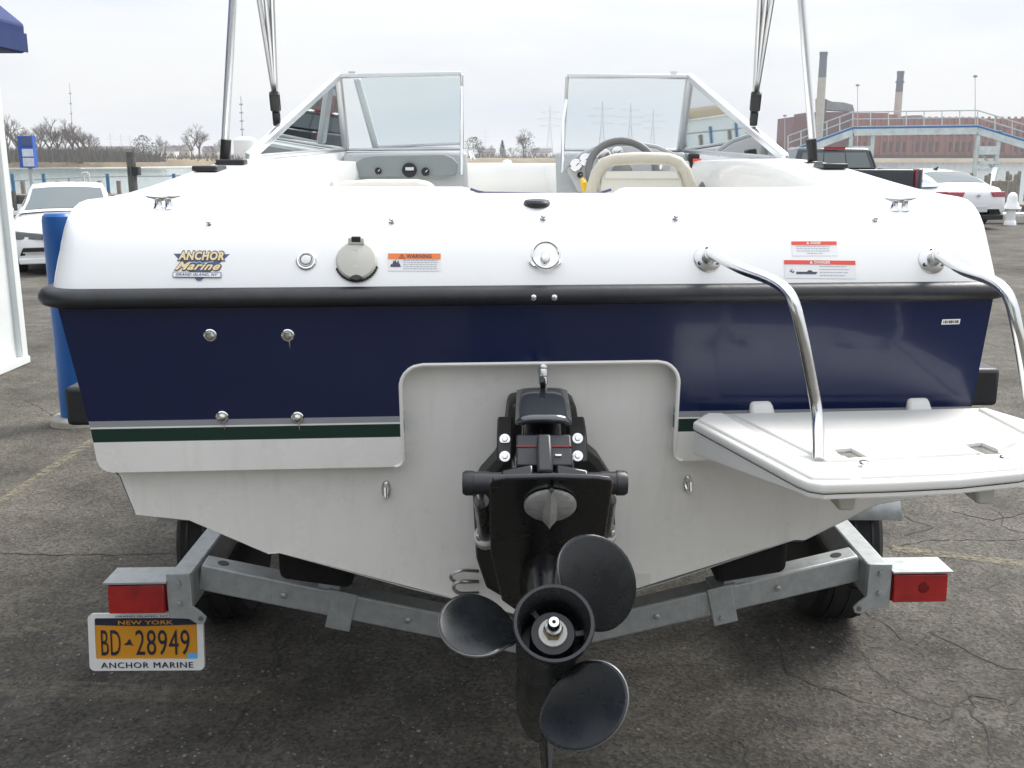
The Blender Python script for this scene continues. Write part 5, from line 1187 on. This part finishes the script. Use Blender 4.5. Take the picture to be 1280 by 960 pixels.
# anchor pin with end caps
zc, yc = -.245, -.175
m_ = D_(); m_.lathe((-.118, yc, zc), (1, 0, 0), [(.021, 0), (.021, .236)], 20); m_.build('ram_pin', 'driveplastic', dr)
for s_ in (-1, 1):
    m_ = D_(); m_.hexa([(s_ * .022, yc - .022, zc - .02), (s_ * .085, yc - .020, zc - .02), (s_ * .085, yc + .02, zc - .02), (s_ * .022, yc + .02, zc - .02), (s_ * .022, yc - .022, zc + .032), (s_ * .085, yc - .020, zc + .020), (s_ * .085, yc + .02, zc + .02), (s_ * .022, yc + .02, zc + .032)]); m_.build('pin_boss', 'drive', dr, bev=.006)
    m_ = D_(); m_.lathe((s_ * .108, yc, zc), (s_, 0, 0), [(.0225, 0), (.0225, .030), (.0245, .031), (.0245, .046), (.021, .052), (.001, .053)], 24); m_.build('ram_eye', 'driveplastic', dr)
# trim rams down to the gimbal
for px, py, s_ in ((607, 672, -1), (756, 668, 1)):
    a = XF @ V((s_ * .128, yc, zc)); b_ = P(px, py, 2.17)
    MB().tube([a, a.lerp(b_, .35)], .007, 10).build('ram_rod', 'chrome', dr); MB().tube([a.lerp(b_, .3), b_], .016, 14).build('trim_ram', 'drive', dr)
    d = (b_ - a).normalized(); MB().lathe(b_ - d * .02, d, [(.020, 0), (.026, .004), (.026, .03), (.02, .036)], 16).build('ram_collar', 'zinc', dr); MB().ell(b_ + V((s_ * .012, -.01, .012)), (.012, .02, .018)).build('pivot_cap', 'chrome', dr)
# anti-ventilation plate
def plate_out():
    return [(-.100, -.470), (-.096, -.485), (-.075, -.492), (0, -.497), (.075, -.492), (.096, -.485), (.100, -.470), (.104, -.20), (.085, .05), (.04, .14), (0, .16), (-.04, .14), (-.085, .05), (-.104, -.20)]
m_ = D_(); m_.prism([(x, y, -.400) for x, y in plate_out()], (0, 0, .010)); m_.build('cavitation_plate', 'drive', dr, bev=.003)
m_ = D_(); m_.prism([(x * .55, y * .55 - .03, -.40) for x, y in plate_out()], (0, 0, .05)); m_.build('plate_fillet', 'drive', dr, bev=.02)
# trim anode disc with fin
m_ = D_(); cyA = -.405; m_.lathe((0, 0, -.402), (0, 0, -1), [(.044, 0), (.044, .004), (.041, .007), (.001, .009)], 32); m_.v = [XF @ (V((q.x, q.y * 1.28 + cyA, q.z))) for q in [XF.inverted() @ p for p in m_.v]]; m_.build('anode_disc', 'zinc', dr, sharp=50)
m_ = D_(); rows = []
for y, d, wd_ in [(-.060, .001, .002), (-.045, .005, .004), (-.01, .011, .007), (.02, .014, .008), (.050, .015, .007), (.062, .006, .003)]:
    rows.append([V((-wd_ * 1.6, cyA + y, -.410)), V((-wd_ * .5, cyA + y, -.410 - d * .6)), V((0, cyA + y, -.410 - d)), V((wd_ * .5, cyA + y, -.410 - d * .6)), V((wd_ * 1.6, cyA + y, -.410))])
m_.grid(rows); m_.build('anode_fin', 'zinc', dr)
m_ = D_(); rows = []
for y, wd_ in [(-.485, .003), (-.46, .006), (-.43, .004)]: rows.append([V((-wd_, y, -.401)), V((0, y, -.413)), V((wd_, y, -.401))])
m_.grid(rows); m_.build('plate_keel', 'drive', dr)
# strut, gearcase, skeg
zs_ = -.62
m_ = D_(); rows = []
for z, hx, yf, yr in [(-.40, .050, .10, -.19), (-.44, .038, .09, -.19), (-.50, .034, .085, -.185), (-.57, .040, .09, -.21)]:
    r = []
    for k_ in range(20):
        a = 2 * math.pi * k_ / 20; ca, sa = math.cos(a), math.sin(a); r.append(V((hx * ca, (yf + yr) / 2 + (yf - yr) / 2 * math.copysign(abs(sa) ** .8, sa), z)))
    rows.append(r)
m_.grid(rows, True); m_.build('strut', 'drive', dr)
m_ = D_(); m_.lathe((0, -.27, zs_), (0, 1, 0), [(.050, 0), (.056, .03), (.058, .15), (.056, .30), (.046, .40), (.028, .47), (.008, .505), (.001, .508)], 28); m_.build('gearcase', 'drive', dr)
m_ = D_(); sk = [(-.20, zs_ - .045), (.16, zs_ - .045), (.10, zs_ - .13), (.02, zs_ - .22), (-.06, zs_ - .235), (-.14, zs_ - .235), (-.17, zs_ - .15)]
m_.add([V((s_ * (.010 if z > zs_ - .05 else .004), y, z)) for s_ in (-1, 1) for y, z in sk], [tuple(range(6, -1, -1)), tuple(range(7, 14))] + [(i, (i + 1) % 7, 7 + (i + 1) % 7, 7 + i) for i in range(7)]); m_.build('skeg', 'drive', dr, bev=.002)
# propeller
R0, R1 = .058, .183; yh = -.445     # aft end of hub
m_ = D_(); m_.lathe((0, yh, zs_), (0, 1, 0), [(.0565, .0), (.0615, .0), (.0635, .006), (.060, .020), (.0565, .05), (.058, .12), (.057, .175)], 40, cap=False); m_.build('propeller_hub', 'prop', dr, sharp=60)
m_ = D_(); m_.lathe((0, yh, zs_), (0, 1, 0), [(.0565, .0), (.053, .03), (.050, .035), (.050, .12), (.001, .121)], 40, cap=False); m_.build('hub_bore', 'prop', dr, sharp=60)
m_ = D_(); m_.lathe((0, yh + .050, zs_), (0, 1, 0), [(.001, .0), (.034, .0), (.036, .006), (.036, .09)], 28, cap=False); m_.build('hub_core', 'driveplastic', dr)
for k_ in range(3):
    a = R(7 + 120 * k_); m_ = D_(); d = V((math.cos(a), 0, math.sin(a))); c_ = V((0, yh + .095, zs_)); m_.bar(c_ + d * .03, c_ + d * .054, .008, .06, up=(0, 1, 0)); m_.build('hub_rib', 'prop', dr)
m_ = D_(); m_.lathe((0, yh + .050, zs_), (0, -1, 0), [(.023, 0), (.0225, .005), (.014, .007), (.001, .0075)], 24); m_.build('thrust_washer', 'offwhite', dr)
m_ = D_(); m_.lathe((0, yh + .044, zs_), (0, -1, 0), [(.0155, 0), (.0155, .020), (.0135, .023), (.001, .0235)], 6); m_.build('propeller_nut', 'bronze', dr, sharp=25)
m_ = D_(); m_.lathe((0, yh + .030, zs_), (0, -1, 0), [(.0095, 0), (.0095, .030), (.008, .033), (.003, .033), (.003, .028)], 20, cap=False); m_.build('propeller_shaft', 'chrome', dr)
m_ = D_(); m_.lathe((0, yh + .028, zs_), (0, -1, 0), [(.013, 0), (.013, .010), (.0098, .012)], 20, cap=False); m_.build('shaft_collar', 'steel', dr)
PITCHP = .62
def blade(th0):
    m_ = D_(); rows = []; NU, NV = 22, 14
    for i in range(NV + 1):
        k_ = i / NV; row = []
        for j in range(NU * 2):
            a = 2 * math.pi * j / (NU * 2)
            rad = .118 + k_ * .064 * math.sin(a); chord = k_ * .090 * math.cos(a) * (1 + .12 * math.sin(a))
            rad = max(rad, .050); be = math.atan(PITCHP / (2 * math.pi * max(rad, .075)))
            th = th0 + chord * math.cos(be) / rad * .96 + (rad - .118) * .4
            ya = yh + .085 - chord * math.sin(be) * -1 - (rad - .06) * .30 + .03 * chord * chord / .076
            # right-hand wheel: clockwise edge (seen from aft) leads, i.e. lies forward
            row.append(V((rad * math.sin(th), ya, zs_ + rad * math.cos(th))))
        rows.append(row)
    m_.grid(rows, True)
    o = m_.build('propeller_blade', ['prop', 'propedge'], dr, sharp=80)
    s_ = o.modifiers.new('solid', 'SOLIDIFY'); s_.thickness = .0045; s_.offset = 0; s_.material_offset_rim = 1
    return o
for a in (38, 158, 278): blade(R(a))
# speedometer hose and quick coupling above the drive
hp0 = T(679, 457, ti - .055); fit = MB().lathe(hp0 + V((0, 0, .004)), (0, -.12, -1), [(.009, 0), (.0115, .004), (.0115, .008), (.010, .010), (.0115, .013), (.0115, .026), (.0095, .028), (.0105, .031), (.0105, .044), (.008, .046)], 16).build('hose_coupling', 'bronze', dr)
fit.data.materials[0] = M['steel']
a = hp0 + V((0, -.006, -.043)); b_ = XF @ V((0, -.135, .02))
MB().tube(smooth_path([a, a + V((0, -.012, -.02)), a.lerp(b_, .6) + V((0, -.015, 0)), b_]), .0065, 10).build('hose', 'blackplastic', dr)

# ================================================================== TRAILER
def ys(x, y): return y + .034 * (x - XC)
trl = thing('boat_trailer', 'galvanized boat trailer with red tail lights under the motorboat', 'trailer', (0.03, 3.6, 0))
XL, XR = -.904, 1.022
def tpnt(x, y, z): return V((x, ys(x, y), z))
for s_, X in ((-1, XL), (1, XR)):
    MB().bar(tpnt(X, 2.648, .49), tpnt(X + (0.0), 5.4, .50), .062, .10).build('frame_rail', 'galv', trl, bev=.006)
    MB().bar(tpnt(X, 5.35, .50), V((.0, 7.6, .50)), .062, .10).build('tongue_arm', 'galv', trl, bev=.006)
    # end bracket plate
    yb_ = 2.64; c_ = tpnt(X, yb_, .5); ins = -s_
    pl = [V((c_.x + s_ * .035, c_.y, z)) for z in ()]
    pts = [(s_ * .036, .545), (s_ * .036, .415), (-s_ * .018, .412), (-s_ * .040, .396), (-s_ * .060, .400), (-s_ * .066, .416), (-s_ * .052, .432), (-s_ * .030, .450), (-s_ * .030, .545)]
    MB().prism([V((X + a, ys(X + a, yb_ - .006), z)) for a, z in pts], (0, .008, 0)).build('end_bracket', 'galv', trl, bev=.002)
    MB().lathe(tpnt(X - s_ * .050, yb_ - .004, .414), (0, -1, 0), [(.007, 0), (.007, .004), (.001, .005)], 12).build('bolt', 'wheelgrey', trl)
    # tail light box
    x0, x1 = X + s_ * .038, X + s_ * .196; xa, xb = min(x0, x1), max(x0, x1); yl = yb_ + .0; tz0, tz1 = .432, .522
    tlb = MB().hexa([tpnt(xa, yl, tz0), tpnt(xb, yl, tz0), tpnt(xb, yl + .065, tz0), tpnt(xa, yl + .065, tz0), tpnt(xa, yl, tz1), tpnt(xb, yl, tz1), tpnt(xb, yl + .075, tz1), tpnt(xa, yl + .075, tz1)]).build('tail_light', 'redshade', trl, bev=.004)
    MB().hexa([tpnt(xa + .003, yl - .016, tz0 + .003), tpnt(xb - .003, yl - .016, tz0 + .003), tpnt(xb - .003, yl + .001, tz0 + .003), tpnt(xa + .003, yl + .001, tz0 + .003), tpnt(xa + .003, yl - .012, tz1 - .006), tpnt(xb - .003, yl - .012, tz1 - .006), tpnt(xb - .003, yl + .001, tz1 - .006), tpnt(xa + .003, yl + .001, tz1 - .006)]).build('lens', 'red', tlb, bev=.003)
    if s_ > 0: MB().lathe(tpnt(xa + (xb - xa) * .55, yl - .0125, (tz0 + tz1) / 2), (0, -1, 0), [(.017, 0), (.014, .004), (.001, .005)], 18).build('reflector', 'redshade', tlb)
    MB().hexa([tpnt(xa - .004, yl - .022, tz1 + .001), tpnt(xb + .006, yl - .022, tz1 + .001), tpnt(xb + .004, yl + .085, tz1 + .001), tpnt(xa - .004, yl + .085, tz1 + .001), tpnt(xa - .004, yl - .022, tz1 + .006), tpnt(xb + .006, yl - .022, tz1 + .006), tpnt(xb + .004, yl + .085, tz1 + .006), tpnt(xa - .004, yl + .085, tz1 + .006)]).build('light_guard', 'galv', trl)
    # rear crossmember half
    a = tpnt(X - s_ * .03, 2.74, .505); b_ = tpnt(XC, 2.74, .285); 
    cm = MB().bar(a, b_, .075, .078).build('crossmember', 'galv', trl, bev=.006)
    q = a.lerp(b_, .055); up_ = V((0, 0, 1)); nb = V((b_ - a).cross(V((0, 1, 0)))).normalized(); nb = nb if nb.z > 0 else -nb; MB().lathe(q + nb * .0385, nb, [(.016, 0), (.016, .0015), (.001, .0016)], 16).build('hole', 'blackplastic', cm)
    q = a.lerp(b_, .42); d = (b_ - a).normalized(); MB().bar(q - d * .035 + V((0, -.042, -.012)), q + d * .035 + V((0, -.042, -.012)), .006, .115).build('clamp_plate', 'galv', cm, bev=.002)
    MB().bar(q - d * .035 + V((0, 0, .042)), q + d * .035 + V((0, 0, .042)), .085, .006).build('clamp_plate', 'galv', cm)
    MB().lathe(q + V((0, -.044, -.05)), (0, -1, 0), [(.008, 0), (.008, .006), (.001, .007)], 6).build('bolt', 'galv', cm)
    # bunk
    bxx = XC + s_ * .575; z_ = .60
    MB().hexa([tpnt(bxx - .095, 2.52, .555 + (-.016 if s_ > 0 else .016)), tpnt(bxx + .095, 2.52, .555 + (.016 if s_ > 0 else -.016)), tpnt(bxx + .095, 5.2, .6), tpnt(bxx - .095, 5.2, .6), tpnt(bxx - .095, 2.52, .665 + (-.02 if s_ > 0 else .02)), tpnt(bxx + .095, 2.52, .665 + (.02 if s_ > 0 else -.02)), tpnt(bxx + .095, 5.2, .70), tpnt(bxx - .095, 5.2, .70)]).build('bunk', 'carpet', trl, bev=.02, seg=3)
    MB().bar(tpnt(bxx, 2.74, .40), tpnt(bxx, 2.74, .58), .06, .06, up=(0, 1, 0)).build('bunk_post', 'galv', trl)
    # wheel and fender
    wy = 3.55; wx = XC + s_ * 1.10
    t_ = MB().lathe((wx - .10, wy, .31), (1, 0, 0), [(.19, 0), (.28, .0), (.305, .02), (.31, .05), (.31, .15), (.305, .18), (.28, .20), (.19, .20)], 36).build('tyre', 'tyre', trl)
    MB().lathe((wx, wy, .31), (s_, 0, 0), [(.001, .04), (.05, .05), (.06, .02), (.17, .03), (.19, .08), (.195, .095)], 24, cap=False).build('rim', 'galv', t_)
    for k_ in range(3):
        yy = .0; MB().lathe((wx - .055 + k_ * .055, wy, .31), (1, 0, 0), [(.3085, -.005), (.3125, -.004), (.3125, .004), (.3085, .005)], 36, cap=False).build('tread_groove', 'blackplastic', t_)
    rows = []
    for k_ in range(13):
        a = R(26 + k_ * 128 / 12); rows.append([V((wx - .13, wy + .385 * math.cos(a), .31 + .385 * math.sin(a))), V((wx + .13, wy + .385 * math.cos(a), .31 + .385 * math.sin(a))), V((wx + .13 + (0 if s_ < 0 else 0), wy + .36 * math.cos(a), .31 + .36 * math.sin(a)))])
    f_ = MB().grid(rows).build('fender', 'galv', trl); sm = f_.modifiers.new('solid', 'SOLIDIFY'); sm.thickness = .004
    MB().bar((wx - s_ * .10, wy - .30, .56), (X, wy - .30, .5), .04, .03).build('fender_bracket', 'galv', trl)
    # side guide pads
    gx = XC + s_ * 1.17; MB().box((gx + s_ * .0, ys(gx, 2.74), 1.0 if s_ < 0 else 1.035), (.20 if s_ > 0 else .16, .11, .105)).build('side_guide', 'rubber', trl, bev=.012)
    MB().bar((gx - s_ * .05, ys(gx, 2.78), .99), (gx + s_ * .0, 3.45, .70), .03, .03).build('guide_arm', 'galv', trl)
for s_, X in ((-1, XL), (1, XR)):
    a = tpnt(X + s_ * .05, 2.70, .47); MB().tube(smooth_path([a, tpnt(X + s_ * .01, 2.75, .43), tpnt(X - s_ * .035, 2.80, .42), tpnt(X - s_ * .04, 3.1, .46), tpnt(X - s_ * .04, 3.6, .44)]), .004, 6).build('light_cable', 'blackplastic', trl)
    MB().tube(smooth_path([tpnt(X - s_ * .1, 2.80, .50), tpnt(X - s_ * .25, 2.80, .42), tpnt(X - s_ * .45, 2.80, .39), tpnt(X - s_ * .7, 2.80, .33)]), .004, 6).build('light_cable', 'blackplastic', trl)
    for f_ in (.25, .62):
        a = tpnt(X - s_ * .03, 2.70, .505).lerp(tpnt(XC, 2.70, .285), f_); MB().lathe(a + V((0, 0, .0)), (0, -1, 0), [(.009, 0), (.009, .006), (.005, .007), (.005, .012), (.001, .0125)], 6).build('bolt', 'steel', trl)
    for z_ in (.462, .52):
        MB().lathe(tpnt(X + s_ * .004, 2.632, z_), (0, -1, 0), [(.008, 0), (.008, .005), (.001, .006)], 6).build('bolt', 'galv', trl)
MB().bar((XC - 1.0, 3.55, .31), (XC + 1.0, 3.55, .31), .06, .06).build('axle', 'galv', trl)
MB().bar((XC - .9, 5.3, .5), (XC + .9, 5.3, .5), .06, .08).build('crossmember', 'galv', trl)
MB().bar((0, 7.4, .5), (0, 8.3, .5), .08, .08).build('coupler_tube', 'galv', trl); MB().bar((-.02, 7.55, .5), (-.02, 7.5, 1.25), .07, .07, up=(0, 1, 0)).build('winch_post', 'galv', trl)
MB().tube([(0, 8.0, .0), (0, 8.0, .6)], .03, 10).build('jack', 'galv', trl)
# licence plate hung under the port lamp
pw = 2.645; c0, c1_, c2_, c3 = P(110, 767, pw), P(254, 766, pw - .005), P(256.5, 837, pw - .02), P(113, 838, pw - .02)
ux = (c1_ - c0); uy = (c3 - c0); nn_ = ux.cross(uy).normalized(); nn_ = nn_ if nn_.y < 0 else -nn_
def PF(eps): return lambda a, b: c0 + ux * a + uy * b + nn_ * eps      # a across, b down, 0..1
def rrect(f, a0, b0, a1, b1, r=.06, asp=2.0):
    pts = []
    for (cx_, cy_, s0) in ((a1 - r / asp, b0 + r, -90), (a1 - r / asp, b1 - r, 0), (a0 + r / asp, b1 - r, 90), (a0 + r / asp, b0 + r, 180)):
        for k_ in range(5):
            a = R(s0 + k_ * 22.5); pts.append(f(cx_ + math.cos(a) * r / asp, cy_ + math.sin(a) * r))
    return pts
lp = MB().prism(rrect(PF(-.004), .03, .03, .97, .97, .03), nn_ * .003).build('license_plate', 'plateorange', trl)
f0 = PF(.0005)
MB().poly([f0(.05, .06), f0(.96, .06), f0(.96, .20), f0(.75, .215), f0(.5, .225), f0(.25, .215), f0(.05, .20)]).build('plate_band', 'platenavy', lp)
fm = MB(); outer_ = rrect(PF(.004), 0, 0, 1, 1, .09); inn = rrect(PF(.004), .058, .075, .945, .80, .03)
fm.grid([outer_, inn], True); fm.grid([outer_, [p - nn_ * .010 for p in outer_]], True); fm.grid([inn, [p - nn_ * .005 for p in inn]], True)
fm.build('plate_frame', 'platewhite', lp, sharp=30)
def tflip(key, f, a0, b0, a1, b1, nm, mm, par):
    m_ = MB(); vs_, fs_ = TXT[key]; m_.add([f(a0 + (a1 - a0) * u_, b1 + (b0 - b1) * v_) for u_, v_ in vs_], fs_); m_.build(nm, mm, par)
f1 = PF(.0015); f2 = PF(.0048)
tflip('NY', f1, .26, .125, .74, .195, 'lettering', 'plateorange', lp)
tflip('BD', f1, .105, .29, .275, .735, 'lettering', 'platenavy', lp); tflip('NUM', f1, .405, .29, .875, .735, 'lettering', 'platenavy', lp)
MB().poly([f1(a, b) for a, b in [(.305, .54), (.335, .50), (.345, .46), (.36, .45), (.37, .53), (.395, .57), (.355, .55), (.31, .555)]]).build('state_outline', 'platenavy', lp)
MB().poly([f1(.855, .70), f1(.944, .70), f1(.944, .80), f1(.855, .80)]).build('sticker', 'sticker_blue', lp)
tflip('AM', f2, .10, .85, .90, .95, 'lettering', 'platenavy', lp); tflip('AM', PF(.0054), .105, .853, .905, .953, 'lettering', 'platenavy', lp); tflip('GI', f2, .24, .03, .70, .065, 'lettering', 'printdark', lp)

# ================================================================== haze over the river
hz = MB().box((0, 4490, 48), (13000, 9140, 104)).build('haze', 'carpet', smooth=False); tag(hz, 'thin pale winter haze over the river', 'haze', kind='stuff')
hm = bpy.data.materials.new('haze'); hm.use_nodes = True; t = hm.node_tree; t.nodes.clear()
o_ = t.nodes.new('ShaderNodeOutputMaterial'); pv = t.nodes.new('ShaderNodeVolumePrincipled'); pv.inputs['Color'].default_value = (.97, .98, 1, 1); pv.inputs['Density'].default_value = 0.00027
t.links.new(pv.outputs[0], o_.inputs['Volume']); hz.data.materials[0] = hm

gr = MB(); rnd = random.Random(21)
for i in range(2600):
    if i < 1500: p = G(rnd.uniform(-40, 1320), rnd.uniform(640, 1000))
    else: p = G(rnd.choice((rnd.uniform(-40, 160), rnd.uniform(1150, 1320))), rnd.uniform(420, 700))
    r_ = rnd.uniform(.0015, .0055) * (1 if i % 9 else 1.6)
    a0 = rnd.uniform(0, 6.28); pts = [p + V((r_ * rnd.uniform(.7, 1.3) * math.cos(a0 + k * 1.2566), r_ * rnd.uniform(.7, 1.3) * math.sin(a0 + k * 1.2566), .001)) for k in range(5)]
    gr.add(pts + [p + V((rnd.uniform(-.3, .3) * r_, rnd.uniform(-.3, .3) * r_, r_ * rnd.uniform(.6, 1.1)))], [(k, (k + 1) % 5, 5) for k in range(5)])
tag(gr.build('grit', 'grit', merge=False, smooth=False), 'loose pale grit scattered over the cracked asphalt', 'grit', kind='stuff')
